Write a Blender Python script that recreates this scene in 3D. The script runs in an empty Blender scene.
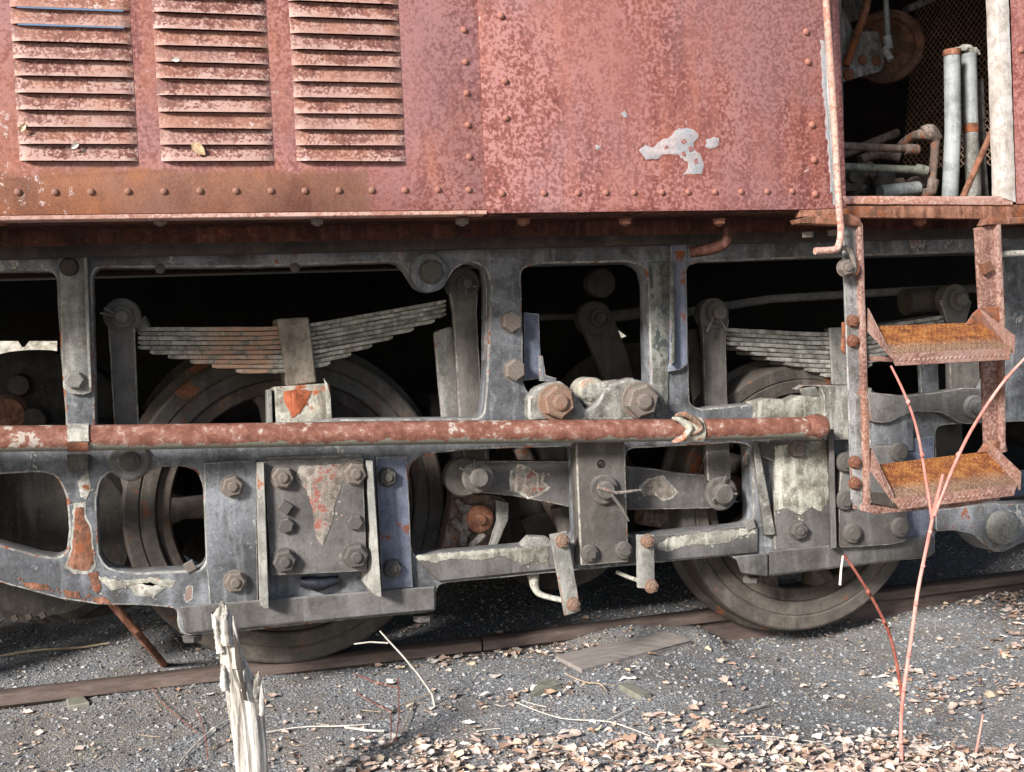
import bpy, bmesh, math, random
import numpy as np
from mathutils import Vector, Matrix
random.seed(7); rng = np.random.default_rng(7)
sc = bpy.context.scene
COL = sc.collection
R_ = math.radians

# ------------------------------------------------------------------ camera, light, exposure
FPX = 1100.0
PSI, TH, RO = R_(16), R_(2.9), .043
fw = Vector((math.sin(PSI)*math.cos(TH), math.cos(PSI)*math.cos(TH), -math.sin(TH)))
r0 = Vector((math.cos(PSI), -math.sin(PSI), 0)); u0 = r0.cross(fw)
RT = math.cos(RO)*r0 - math.sin(RO)*u0; UP = math.cos(RO)*u0 + math.sin(RO)*r0
CAM = Vector((0, -3.74, 1.07))
cd = bpy.data.cameras.new('camera'); cam = bpy.data.objects.new('camera', cd); COL.objects.link(cam)
cam.matrix_world = Matrix(((RT.x, UP.x, -fw.x, CAM.x), (RT.y, UP.y, -fw.y, CAM.y), (RT.z, UP.z, -fw.z, CAM.z), (0, 0, 0, 1)))
cd.sensor_width = 36; cd.lens = 36*FPX/1024; cd.clip_start = .05; cd.clip_end = 2000
sc.camera = cam
SUN_A, SUN_E = R_(52), R_(27)
w = bpy.data.worlds.new('World'); sc.world = w; w.use_nodes = True
nt = w.node_tree; bg = nt.nodes['Background']
sky = nt.nodes.new('ShaderNodeTexSky'); sky.sky_type = 'NISHITA'; sky.sun_disc = False
sky.sun_elevation = SUN_E; sky.sun_rotation = math.pi + SUN_A; sky.dust_density = 1.2
nt.links.new(sky.outputs[0], bg.inputs[0]); bg.inputs[1].default_value = .08
sl = bpy.data.lights.new('sun', 'SUN'); sl.energy = 4.3; sl.angle = R_(11); sl.color = (1, .965, .925)
so = bpy.data.objects.new('sun', sl); COL.objects.link(so)
sd = Vector((math.sin(SUN_A)*math.cos(SUN_E), math.cos(SUN_A)*math.cos(SUN_E), -math.sin(SUN_E)))
so.rotation_euler = sd.to_track_quat('-Z', 'Y').to_euler(); so.location = (-6, -6, 6)
sc.view_settings.view_transform = 'Standard'; sc.view_settings.look = 'None'
sc.view_settings.exposure = .78; sc.view_settings.gamma = 1

def ray(px, py): return RT*((px-512)/FPX) + UP*((386-py)/FPX) + fw
def at(px, py, y):
    d = ray(px, py); return CAM + d*((y-CAM.y)/d.y)
def atz(px, py, z):
    d = ray(px, py); return CAM + d*((z-CAM.z)/d.z)

# ------------------------------------------------------------------ materials
class NB:
    def __init__(s, name):
        s.m = bpy.data.materials.new(name); s.m.use_nodes = True
        s.t = s.m.node_tree; s.b = s.t.nodes['Principled BSDF']
        tc = s.n('ShaderNodeTexCoord'); oi = s.n('ShaderNodeObjectInfo')
        mul = s.math('MULTIPLY', oi.outputs['Random'], 41.0)
        cmb = s.n('ShaderNodeCombineXYZ'); s.l(mul, cmb.inputs[0]); s.l(mul, cmb.inputs[1]); s.l(mul, cmb.inputs[2])
        va = s.n('ShaderNodeVectorMath'); va.operation = 'ADD'
        s.l(tc.outputs['Object'], va.inputs[0]); s.l(cmb.outputs[0], va.inputs[1])
        s.P = va.outputs[0]; s.obj = tc.outputs['Object']; s.rand = oi.outputs['Random']
    def n(s, k): return s.t.nodes.new(k)
    def l(s, a, b): s.t.links.new(a, b)
    def put(s, v, inp):
        if isinstance(v, (int, float)): inp.default_value = v
        elif isinstance(v, (tuple, list)): inp.default_value = (*v[:3], 1) if len(inp.default_value) == 4 else v
        else: s.l(v, inp)
    def math(s, op, a, b=0.0, clamp=False):
        x = s.n('ShaderNodeMath'); x.operation = op; x.use_clamp = clamp; s.put(a, x.inputs[0]); s.put(b, x.inputs[1]); return x.outputs[0]
    def noise(s, scale, detail=6, rough=.6, vec=None, stretch=None, dist=0.0):
        x = s.n('ShaderNodeTexNoise'); x.inputs['Scale'].default_value = scale
        x.inputs['Detail'].default_value = detail; x.inputs['Roughness'].default_value = rough; x.inputs['Distortion'].default_value = dist
        v = vec or s.P
        if stretch:
            mp = s.n('ShaderNodeMapping'); mp.inputs['Scale'].default_value = stretch; s.l(v, mp.inputs[0]); v = mp.outputs[0]
        s.l(v, x.inputs['Vector']); return x.outputs['Fac']
    def voro(s, scale, feature='F1', out='Distance', vec=None):
        x = s.n('ShaderNodeTexVoronoi'); x.feature = feature; x.inputs['Scale'].default_value = scale
        s.l(vec or s.P, x.inputs['Vector']); return x.outputs[out]
    def ramp(s, fac, stops):
        x = s.n('ShaderNodeValToRGB'); e = x.color_ramp.elements
        while len(e) < len(stops): e.new(.5)
        for i, (p, c) in enumerate(stops):
            e[i].position = p; e[i].color = (c, c, c, 1) if isinstance(c, (int, float)) else (*c, 1)
        s.put(fac, x.inputs[0]); return x.outputs[0]
    def mix(s, f, a, b, mode='MIX'):
        x = s.n('ShaderNodeMix'); x.data_type = 'RGBA'; x.blend_type = mode
        s.put(f, x.inputs[0]); s.put(a, x.inputs[6]); s.put(b, x.inputs[7]); return x.outputs[2]
    def sep(s, v):
        x = s.n('ShaderNodeSeparateXYZ'); s.l(v, x.inputs[0]); return x.outputs
    def done(s, col, rough=.8, height=None, bump=.4, dist=.004, metal=0.0, spec=.3):
        s.put(col, s.b.inputs['Base Color']); s.put(rough, s.b.inputs['Roughness']); s.put(metal, s.b.inputs['Metallic'])
        s.b.inputs['Specular IOR Level'].default_value = spec
        if height is not None:
            b = s.n('ShaderNodeBump'); b.inputs['Strength'].default_value = bump; b.inputs['Distance'].default_value = dist
            s.l(height, b.inputs['Height']); s.l(b.outputs[0], s.b.inputs['Normal'])
        return s.m

RUST1, RUST2 = (.16, .045, .02), (.34, .12, .05)
def painted(name, base, var, rust_t=.72, chip_t=.8, chip=(.5, .42, .38), rim=(.6, .6, .55), r1=RUST1, r2=RUST2, k=1.0, rough=.8, dust=.35, dustc=(.33, .31, .28), bump=.5, metal=0.0, q=1.0):
    b = NB(name)
    big = b.noise(3.2*k, 5, .6); mid = b.noise(14*k, 8, .68, dist=.3); fine = b.noise(120*k, 6, .75); mid2 = b.noise(9*k, 9, .66, stretch=(1.3, 1.3, .8))
    streak = b.noise(22*k, 6, .62, stretch=(1, 1, .14)); sm_ = b.noise(38*k, 8, .72)
    c = b.mix(b.ramp(big, [(.40, 0), (.58, 1)]), base, var)
    c = b.mix(b.ramp(mid, [(.40, .8*q), (.56, 0)]), c, tuple(x*.42*t for x, t in zip(base, (1.08, 1, .9))))
    c = b.mix(b.ramp(streak, [(.52, 0), (.68, .6*q)]), c, tuple(min(.7, x*1.45+.03) for x in var))
    c = b.mix(b.ramp(streak, [(.30, .65*q), (.42, 0)]), c, (.07, .055, .042))
    c = b.mix(b.ramp(sm_, [(.58, 0), (.66, .55*q*q)]), c, tuple(min(.75, x*1.6+.05) for x in var))
    c = b.mix(.9, c, b.ramp(fine, [(.28, 1-.5*q), (.5, 1.0), (.72, 1+.45*q)]), 'MULTIPLY')
    # chips of paint with a pale rim, primer or bare metal inside
    cm = b.math('ADD', mid2, b.math('MULTIPLY', b.math('SUBTRACT', big, .5), .45))
    c = b.mix(b.ramp(cm, [(chip_t-.018, 0), (chip_t, 1)]), c, rim)
    c = b.mix(b.ramp(cm, [(chip_t+.012, 0), (chip_t+.02, 1)]), c, chip)
    rm = b.math('ADD', mid, b.math('MULTIPLY', b.math('SUBTRACT', b.noise(2.1*k, 3, .5), .5), .6))
    rmask = b.ramp(rm, [(rust_t-.02, 0), (rust_t+.05, 1)])
    rc = b.mix(b.ramp(fine, [(.35, 0), (.65, 1)]), r1, r2)
    c = b.mix(rmask, c, rc)
    if name == 'spring_steel':
        lx = b.sep(b.obj)[0]
        m_ = b.math('MULTIPLY', b.ramp(b.math('MULTIPLY', b.math('ADD', lx, .32), 5.0), [(0, 0), (.5, .8), (1, .8)]), b.ramp(b.math('MULTIPLY', b.math('ADD', lx, .05), 20.0), [(0, 1), (.6, 0)]))
        c = b.mix(b.math('MULTIPLY', m_, b.ramp(mid, [(.4, 0), (.52, 1)])), c, b.mix(fine, (.34, .14, .07), (.44, .27, .18)))
    # dust lies on faces that look up
    geo = b.n('ShaderNodeNewGeometry'); nz = b.sep(geo.outputs['Normal'])[2]
    dm = b.math('MULTIPLY', b.ramp(nz, [(.35, 0), (.9, 1)]), b.ramp(mid, [(.3, 1), (.75, .3)]))
    c = b.mix(b.math('MULTIPLY', dm, dust), c, dustc)
    h = b.math('ADD', b.math('ADD', b.math('MULTIPLY', mid, 1.0), b.math('MULTIPLY', sm_, .6)), b.math('MULTIPLY', fine, .4))
    h = b.math('SUBTRACT', h, b.math('MULTIPLY', b.ramp(cm, [(chip_t-.01, 0), (chip_t+.01, 1)]), .25))
    return b.done(c, rough, h, bump*1.3, .004, metal)

MT = {}
MT['frame'] = painted('grey_frame_paint', (.10, .104, .112), (.225, .235, .252), .70, .66, chip=(.28, .20, .17), rim=(.46, .46, .42), k=1.0, q=0.8)
MT['frame_low'] = painted('dusty_frame_paint', (.105, .098, .092), (.18, .172, .168), .74, .70, chip=(.2, .17, .15), rim=(.42, .40, .36), q=0.6)
MT['dusty'] = painted('dust_covered_steel', (.095, .085, .076), (.15, .138, .125), .80, .80, k=1.4, q=0.5)
MT['cover'] = painted('dusty_cover_plate', (.10, .092, .088), (.155, .146, .14), .84, .74, chip=(.26, .19, .16), rim=(.30, .28, .25), q=0.55)
MT['flange'] = painted('pale_flange_paint', (.22, .22, .205), (.33, .32, .29), .70, .74, k=1.6, q=0.7)
MT['blue'] = painted('blue_grey_paint', (.14, .158, .215), (.20, .22, .285), .60, .82, k=1.2, q=0.6)
MT['peel'] = painted('peeling_cream_paint', (.17, .165, .15), (.28, .275, .245), .72, .63, chip=(.36, .35, .30), rim=(.42, .41, .36), k=1.3)
MT['seat'] = painted('flaking_orange_box_paint', (.38, .37, .33), (.46, .44, .36), .58, .86, r1=(.32, .075, .03), r2=(.42, .14, .06), k=.9)
MT['mottled'] = painted('mottled_green_grey_paint', (.15, .155, .14), (.22, .225, .20), .74, .60, chip=(.06, .07, .07), rim=(.17, .18, .16), k=2.2)
MT['spring'] = painted('spring_steel', (.24, .23, .20), (.38, .36, .31), .70, .80, k=1.6)
MT['spring_grey'] = painted('grey_spring_steel', (.24, .235, .21), (.40, .385, .35), .74, .80, k=1.6)
MT['band'] = painted('brownish_spring_band', (.20, .165, .13), (.30, .26, .21), .66, .8, k=2, q=.7)
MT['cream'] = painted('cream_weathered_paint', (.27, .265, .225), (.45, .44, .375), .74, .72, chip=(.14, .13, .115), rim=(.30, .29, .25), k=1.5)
MT['grime'] = painted('oily_black_grime', (.022, .020, .018), (.045, .038, .032), .74, .95, k=1, q=.7, dust=.15, dustc=(.08, .07, .06))
MT['wheel'] = painted('wheel_steel', (.07, .056, .047), (.13, .103, .085), .66, .86, k=.8, dust=.1, q=.6)
MT['tread'] = painted('wheel_rim_steel', (.072, .062, .054), (.125, .107, .092), .64, .88, k=.8, rough=.6, dust=.1, q=.6)
MT['dark'] = painted('dark_greasy_steel', (.055, .046, .040), (.095, .078, .066), .82, .95, k=1, dust=.2, dustc=(.09, .08, .07), q=0.5)
MT['rust'] = painted('rusty_steel', (.20, .085, .05), (.30, .14, .09), .55, .80, chip=(.45, .33, .28), rim=(.5, .42, .38), k=2)
MT['bolt'] = painted('worn_bolt_steel', (.18, .155, .135), (.30, .265, .235), .60, .85, k=4, dust=.5)
MT['bolt_dark'] = painted('dusty_bolt_steel', (.105, .096, .088), (.155, .143, .13), .75, .9, k=4, dust=.4, q=0.6)
MT['orange_nut'] = painted('rust_stained_nut', (.26, .16, .11), (.36, .27, .21), .56, .72, r1=(.25, .07, .03), r2=(.42, .16, .08), k=4)
MT['strap'] = painted('pale_strap_paint', (.36, .35, .31), (.50, .48, .42), .66, .76, k=2)
MT['white_edge'] = painted('sunbleached_white_edge', (.50, .43, .38), (.62, .57, .53), .80, .86, k=2.5, q=0.6)
MT['pale_rust'] = painted('pale_worn_rust_speckled_paint', (.27, .23, .19), (.38, .34, .30), .57, .78, chip=(.34, .16, .11), rim=(.45, .40, .34), r1=(.22, .07, .05), r2=(.33, .14, .11), k=2.4)
MT['red_flake'] = painted('bright_red_lead', (.36, .085, .035), (.44, .13, .06), .75, .80, chip=(.5, .4, .3), rim=(.5, .46, .36), k=2)
MT['galv'] = painted('galvanised_grey_tube', (.22, .24, .245), (.32, .34, .345), .78, .84, k=1.5, rough=.55, q=0.6)
MT['pipe_in'] = painted('dusty_brown_pipe', (.17, .12, .10), (.26, .20, .17), .60, .85, k=2.5)
MT['green_pipe'] = painted('green_grey_pipe', (.18, .19, .15), (.26, .27, .22), .8, .85, k=2.5)
MT['sill'] = painted('dark_red_sill_paint', (.055, .018, .012), (.10, .033, .02), .72, .9, k=1.5, dust=0)

MT['edge_pale'] = painted('worn_pale_edge', (.24, .24, .235), (.38, .375, .35), .60, .80, k=2.2)
MT['edge_dusty'] = painted('worn_dusty_edge', (.20, .185, .17), (.36, .335, .30), .64, .80, k=2.2)
def pipe_mat():
    b = NB('red_rust_pipe_paint')
    big = b.noise(4, 5, .6); mid = b.noise(30, 8, .7); fine = b.noise(220, 5, .8)
    c = b.ramp(mid, [(.3, (.10, .042, .03)), (.47, (.20, .08, .055)), (.58, (.28, .135, .10)), (.68, (.46, .36, .31))])
    c = b.mix(.9, c, b.ramp(fine, [(.2, .5), (.5, 1.0), (.75, 1.5)]), 'MULTIPLY')
    c = b.mix(b.ramp(b.math('ADD', mid, b.math('MULTIPLY', b.math('SUBTRACT', big, .5), .7)), [(.60, 0), (.64, .9)]), c, (.45, .40, .35))
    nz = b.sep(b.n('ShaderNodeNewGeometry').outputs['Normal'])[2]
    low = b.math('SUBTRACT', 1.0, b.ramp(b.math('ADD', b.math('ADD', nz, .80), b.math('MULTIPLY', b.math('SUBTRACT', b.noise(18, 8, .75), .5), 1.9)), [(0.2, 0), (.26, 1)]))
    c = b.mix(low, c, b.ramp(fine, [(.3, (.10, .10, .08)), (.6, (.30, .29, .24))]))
    return b.done(c, .8, b.math('ADD', mid, b.math('MULTIPLY', fine, .4)), .6, .003)
MT['pipe'] = pipe_mat()

def red_mat(name, dark, midc, light, orange, scale=70, light_amt=.5, lowband=None, purple=None, omax=.55, lip=False):
    b = NB(name)
    big = b.noise(2.2, 5, .6); m2 = b.noise(8, 7, .65, stretch=(1, 1, .5)); f = b.noise(scale, 5, .62, dist=.25); f2 = b.noise(scale*2.6, 5, .8)
    streak = b.noise(14, 6, .62, stretch=(1, 1, .12))
    v = b.math('ADD', f, b.math('MULTIPLY', b.math('SUBTRACT', m2, .5), .5))
    v = b.math('ADD', v, b.math('MULTIPLY', b.math('SUBTRACT', streak, .5), .2))
    v = b.math('ADD', v, b.math('MULTIPLY', b.math('SUBTRACT', f2, .5), .3))
    v = b.math('ADD', v, b.math('MULTIPLY', b.math('SUBTRACT', b.noise(24, 6, .7), .5), .45))
    if lip: v = b.math('ADD', v, b.ramp(b.sep(b.obj)[2], [(.0, .16), (.012, 0)]))
    t = .5 + (.5-light_amt)*.3
    c = b.ramp(v, [(t-.17, dark), (t-.06, midc), (t-.01, midc), (t+.055, light)])
    # calm, chalky zones and long pale runs between the speckled ones
    calm = b.ramp(b.math('ADD', b.noise(3.4, 5, .6, stretch=(1, 1, .45)), b.math('MULTIPLY', b.math('SUBTRACT', streak, .5), .4)), [(.47, 0), (.64, .62)])
    cc = tuple(.62*x+.38*y for x, y in zip(midc, light))
    c = b.mix(calm, c, b.mix(b.ramp(f2, [(.35, 0), (.65, 1)]), tuple(x*.82 for x in cc), tuple(min(1, x*1.15) for x in cc)))
    run = b.noise(48, 6, .6, stretch=(1, 1, .035))
    c = b.mix(b.ramp(run, [(.56, 0), (.68, .35)]), c, light)
    c = b.mix(b.ramp(run, [(.30, .4), (.40, 0)]), c, dark)
    om = b.ramp(b.math('ADD', big, b.math('MULTIPLY', b.math('SUBTRACT', streak, .5), .6)), [(.50, 0), (.64, omax)])
    c = b.mix(om, c, b.mix(b.ramp(f, [(.4, 0), (.6, 1)]), orange, tuple(min(1, x*1.35) for x in orange)))
    if purple:
        pm = b.ramp(b.noise(3.0, 6, .62, stretch=(1, 1, .6)), [(.46, 0), (.60, .6)])
        c = b.mix(pm, c, b.mix(b.ramp(f, [(.42, 0), (.56, 1)]), purple, tuple(min(1, x*1.6) for x in purple)))
    if lowband:
        o_ = b.sep(b.obj)
        lv = b.math('ADD', b.math('MULTIPLY', b.math('SUBTRACT', o_[2], lowband[0]), -16.0), b.math('MULTIPLY', b.math('SUBTRACT', m2, .5), 1.6))
        lx = b.math('ADD', b.math('MULTIPLY', b.math('SUBTRACT', o_[0], lowband[3]), -14.0), b.math('MULTIPLY', b.math('SUBTRACT', m2, .5), 2.2))
        lb = b.math('MULTIPLY', b.ramp(lv, [(-.1, 0), (.25, .9)]), b.ramp(lx, [(0, 0), (.4, 1)]))
        c = b.mix(lb, c, b.mix(b.ramp(b.math('ADD', b.math('MULTIPLY', f2, .5), b.math('MULTIPLY', m2, .5)), [(.40, 0), (.60, 1)]), lowband[1], b.mix(b.ramp(big, [(.45, 0), (.6, 1)]), lowband[2], (.34, .13, .055))))
    pale = b.ramp(b.math('ADD', b.noise(30, 9, .75), b.math('MULTIPLY', b.math('SUBTRACT', big, .5), .6)), [(.68, 0), (.70, .75)])
    c = b.mix(pale, c, (.58, .46, .43))
    dk = b.ramp(b.noise(55, 6, .75), [(.64, 0), (.69, .7)])
    c = b.mix(dk, c, tuple(x*.7 for x in dark))
    h = b.math('ADD', b.math('MULTIPLY', f, .6), b.math('MULTIPLY', m2, 1.2))
    return b.done(c, .62, h, .4, .003, spec=.35)
MT['red_left'] = red_mat('faded_red_louvre_panel', (.13, .047, .042), (.235, .080, .066), (.37, .178, .158), (.30, .115, .07), 115, .54, (-.258, (.115, .045, .028), (.25, .125, .085), 1.03), (.20, .10, .105), .6)
MT['red_right'] = red_mat('peeling_red_side_panel', (.13, .042, .036), (.22, .070, .057), (.38, .180, .162), (.29, .105, .07), 98, .50, None, (.20, .10, .10), .6)
MT['louvre'] = red_mat('rusty_louvre', (.10, .040, .033), (.20, .078, .060), (.44, .29, .25), (.28, .12, .07), 120, .42, omax=.5, lip=True)
MT['red_low'] = red_mat('brown_rust_band', (.12, .05, .035), (.24, .095, .06), (.42, .27, .22), (.32, .13, .05), 80, .40)
MT['rivet'] = red_mat('rivet_red', (.18, .06, .045), (.29, .105, .075), (.42, .21, .17), (.34, .15, .08), 140, .5)
MT['rivet_low'] = red_mat('rivet_brown', (.12, .05, .035), (.22, .10, .07), (.34, .20, .15), (.30, .13, .06), 140, .5)
MT['fringe'] = red_mat('dark_rust_fringe', (.12, .038, .03), (.19, .058, .045), (.30, .11, .09), (.26, .085, .05), 120, .45)
MT['trim'] = red_mat('pink_trim', (.22, .09, .07), (.36, .17, .13), (.55, .38, .32), (.34, .16, .1), 90, .55)
MT['step'] = red_mat('pink_rust_step_edge', (.13, .065, .05), (.24, .125, .10), (.38, .26, .22), (.26, .12, .07), 110, .45)
MT['post'] = painted('grey_step_post_paint', (.20, .195, .19), (.28, .28, .28), .66, .72, chip=(.42, .23, .17), rim=(.45, .3, .24), r1=(.25, .09, .05), r2=(.42, .2, .13), k=1.6)
def tread_mat():
    b = NB('orange_rust_tread')
    m = b.noise(22, 8, .72); f = b.noise(140, 6, .8)
    z = b.sep(b.obj)[1]
    c = b.ramp(m, [(.3, (.10, .035, .02)), (.47, (.25, .085, .03)), (.58, (.42, .17, .045)), (.72, (.36, .23, .13))])
    v = b.math('ADD', b.math('MULTIPLY', z, -9.0), b.math('MULTIPLY', f, 1.0))
    c = b.mix(b.ramp(v, [(.62, 0), (1.0, .75)]), c, b.ramp(f, [(.3, (.13, .075, .045)), (.55, (.30, .21, .15)), (.7, (.5, .4, .3))]))
    c = b.mix(.8, c, b.ramp(f, [(.25, .5), (.5, 1.0), (.7, 1.4)]), 'MULTIPLY')
    return b.done(c, .9, b.math('ADD', m, b.math('MULTIPLY', f, 1.0)), .9, .006)
MT['treadplate'] = tread_mat()
def simple(name, c1, c2, scale=30, rough=.8, bump=.4, stretch=None, c3=None):
    b = NB(name); n = b.noise(scale, 7, .68, stretch=stretch); f = b.noise(scale*6, 5, .75, stretch=stretch)
    st = [(.35, c1), (.62, c2)] + ([(.72, c3)] if c3 else [])
    c = b.mix(.8, b.ramp(n, st), b.ramp(f, [(.25, .6), (.5, 1.0), (.75, 1.3)]), 'MULTIPLY')
    return b.done(c, rough, b.math('ADD', n, b.math('MULTIPLY', f, .5)), bump, .004)
MT['primer'] = simple('bare_grey_primer', (.27, .31, .34), (.42, .35, .34), 16, .5, .1)
MT['rail'] = simple('brown_rail_steel', (.09, .066, .056), (.17, .125, .108), 14, .7, .4, (.4, 2, 2), (.2, .17, .15))
MT['bark_white'] = simple('bleached_bare_wood', (.40, .37, .32), (.85, .82, .76), 18, .85, .9, (3.5, 3.5, .35))
MT['stem'] = simple('pink_sapling_bark', (.46, .13, .10), (.66, .34, .29), 20, .6, .3, (1, 1, .3))
MT['stem_red'] = simple('red_twig_bark', (.20, .05, .035), (.34, .12, .085), 30, .55, .3)
MT['twig'] = simple('pale_dead_twig', (.5, .45, .38), (.75, .70, .62), 30, .8, .4)
MT['twig_tan'] = simple('tan_dead_twig', (.26, .19, .13), (.46, .36, .25), 30, .85, .4)
MT['plank'] = simple('weathered_pinkish_plank', (.22, .20, .18), (.37, .32, .29), 8, .85, .5, (1, 9, 1), (.44, .40, .36))
MT['plank_end'] = simple('green_stained_board', (.12, .15, .13), (.2, .23, .2), 20, .85, .4)
MT['stone'] = simple('flat_grey_stone', (.15, .15, .12), (.24, .235, .19), 30, .8, .5)
MT['dryleaf'] = simple('tan_dry_leaf', (.45, .30, .16), (.68, .52, .34), 60, .8, .3)
MT['grease'] = simple('black_grease', (.012, .013, .018), (.03, .032, .045), 30, .25, .9)
MT['wire'] = simple('rusty_wire_mesh', (.26, .15, .10), (.50, .33, .22), 40, .8, .1)
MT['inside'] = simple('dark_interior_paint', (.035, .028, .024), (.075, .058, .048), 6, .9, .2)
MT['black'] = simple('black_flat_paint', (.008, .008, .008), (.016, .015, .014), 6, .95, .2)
MT['disc'] = painted('rusty_pulley', (.14, .07, .05), (.20, .11, .08), .6, .86, k=1.2)
MT['bracket'] = painted('grey_bracket_paint', (.17, .165, .16), (.26, .25, .245), .72, .86, k=3)

def wood_mat():
    b = NB('bleached_splintered_wood')
    g1 = b.noise(60, 8, .7, stretch=(1, 1, .07)); g2 = b.noise(190, 6, .75, stretch=(1, 1, .10)); m = b.noise(9, 6, .65, stretch=(1, 1, .5))
    c = b.ramp(g1, [(.30, (.10, .085, .07)), (.42, (.38, .34, .29)), (.52, (.66, .62, .56)), (.68, (.76, .74, .70))])
    c = b.mix(.8, c, b.ramp(g2, [(.3, .45), (.5, 1.0), (.7, 1.2)]), 'MULTIPLY')
    c = b.mix(b.ramp(m, [(.56, 0), (.66, .6)]), c, (.42, .34, .26))
    return b.done(c, .85, b.math('ADD', g1, b.math('MULTIPLY', g2, .5)), 1.0, .008)
MT['stake_wood'] = wood_mat()
def ground_mat():
    b = NB('grey_cinder_gravel')
    big = b.noise(1.3, 5, .6); m = b.noise(7, 7, .7); g = b.voro(175, out='Color'); gd = b.voro(175); g2 = b.voro(45, out='Color'); f = b.noise(260, 4, .8)
    gs = b.sep(g)[0]
    c = b.ramp(gs, [(.0, (.125, .128, .137)), (.45, (.21, .213, .222)), (.8, (.29, .292, .295)), (.97, (.45, .44, .42))])
    c = b.mix(b.ramp(b.sep(g2)[0], [(.7, 0), (.8, .4)]), c, (.21, .215, .23))
    c = b.mix(b.ramp(b.math('ADD', big, b.math('MULTIPLY', b.math('SUBTRACT', m, .5), .8)), [(.45, 0), (.62, .5)]), c, (.22, .18, .135))
    c = b.mix(.8, c, b.ramp(f, [(.25, .55), (.5, 1.0), (.75, 1.4)]), 'MULTIPLY')
    y = b.sep(b.obj)[1]
    bank = b.ramp(b.math('ADD', b.math('MULTIPLY', y, .1), b.math('MULTIPLY', m, .1)), [(.42, 0), (.5, 1)])
    c = b.mix(bank, c, b.ramp(b.noise(9, 9, .8), [(.38, (.16, .14, .09)), (.5, (.42, .38, .30)), (.62, (.65, .6, .5))]))
    h = b.math('ADD', b.math('MULTIPLY', gd, -1.0), b.math('MULTIPLY', m, 1.5))
    return b.done(c, .9, h, .55, .006, spec=.2)
MT['ground'] = ground_mat()
def attr_mat(name, rough, bump=0, trans=0):
    b = NB(name); a = b.n('ShaderNodeAttribute'); a.attribute_name = 'Col'
    f = b.noise(150, 5, .7)
    c = b.mix(.8, a.outputs['Color'], b.ramp(f, [(.25, .6), (.5, 1.0), (.75, 1.3)]), 'MULTIPLY')
    return b.done(c, rough, f, bump, .003, spec=.2)
MT['pebbles'] = attr_mat('pebble_stone', .85, .5)
MT['litter'] = attr_mat('leaf_litter_brown', .8, .4)

# ------------------------------------------------------------------ builders
EDGE = {'frame': 'edge_pale', 'frame_low': 'edge_dusty', 'cover': 'edge_dusty', 'dusty': 'edge_dusty', 'blue': 'edge_pale', 'flange': 'edge_pale', 'post': 'edge_pale', 'peel': 'edge_pale'}
WL = {}
def link(o, parent=None, loc=(0, 0, 0)):
    COL.objects.link(o); loc = Vector(loc); WL[o.name] = loc
    if parent is not None:
        o.parent = parent; o.location = loc - WL[parent.name]
    else: o.location = loc
    return o
def tag(o, label=None, cat=None, group=None, kind=None):
    for k, v in (('label', label), ('category', cat), ('group', group), ('kind', kind)):
        if v: o[k] = v
    return o
def thing(name, loc, label, cat, group=None):
    o = bpy.data.objects.new(name, None); o.empty_display_size = .1; link(o, None, loc); return tag(o, label, cat, group)
def shade(me, ang=35):
    bm = bmesh.new(); bm.from_mesh(me)
    for f in bm.faces: f.smooth = True
    for e in bm.edges:
        if len(e.link_faces) == 2: e.smooth = e.calc_face_angle(0) < math.radians(ang)
    bm.to_mesh(me); bm.free()
def mobj(name, verts, faces, m, parent=None, loc=None, ang=35):
    vs = [Vector(v) for v in verts]
    if loc is None:
        lo = Vector((min(v.x for v in vs), min(v.y for v in vs), min(v.z for v in vs))); hi = Vector((max(v.x for v in vs), max(v.y for v in vs), max(v.z for v in vs)))
        loc = (lo+hi)/2
    loc = Vector(loc)
    me = bpy.data.meshes.new(name); me.from_pydata([tuple(v-loc) for v in vs], [], faces); me.validate()
    me.materials.append(MT[m]); shade(me, ang)
    return link(bpy.data.objects.new(name, me), parent, loc)
def fillet(pts, r):
    out = []; n = len(pts)
    for i in range(n):
        a, b, c = Vector(pts[i-1]), Vector(pts[i]), Vector(pts[(i+1) % n])
        u, v = a-b, c-b
        if u.length < 1e-6 or v.length < 1e-6: continue
        k = min(r, u.length*.45, v.length*.45)
        if u.angle(v) > 2.9 or r <= 0: out.append(b); continue
        p, q = b+u.normalized()*k, b+v.normalized()*k
        for t in (0, .25, .5, .75, 1): out.append((1-t)**2*p + 2*t*(1-t)*b + t*t*q)
    return out
def rough_edge(pts, amp, step=.025):
    out = []; n = len(pts)
    for i in range(n):
        a, b = pts[i], pts[(i+1) % n]; L = (b-a).length; k = max(1, int(L/step))
        for j in range(k):
            p = a.lerp(b, j/k); out.append(p + Vector((random.uniform(-amp, amp), random.uniform(-amp, amp))))
    return out
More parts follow.
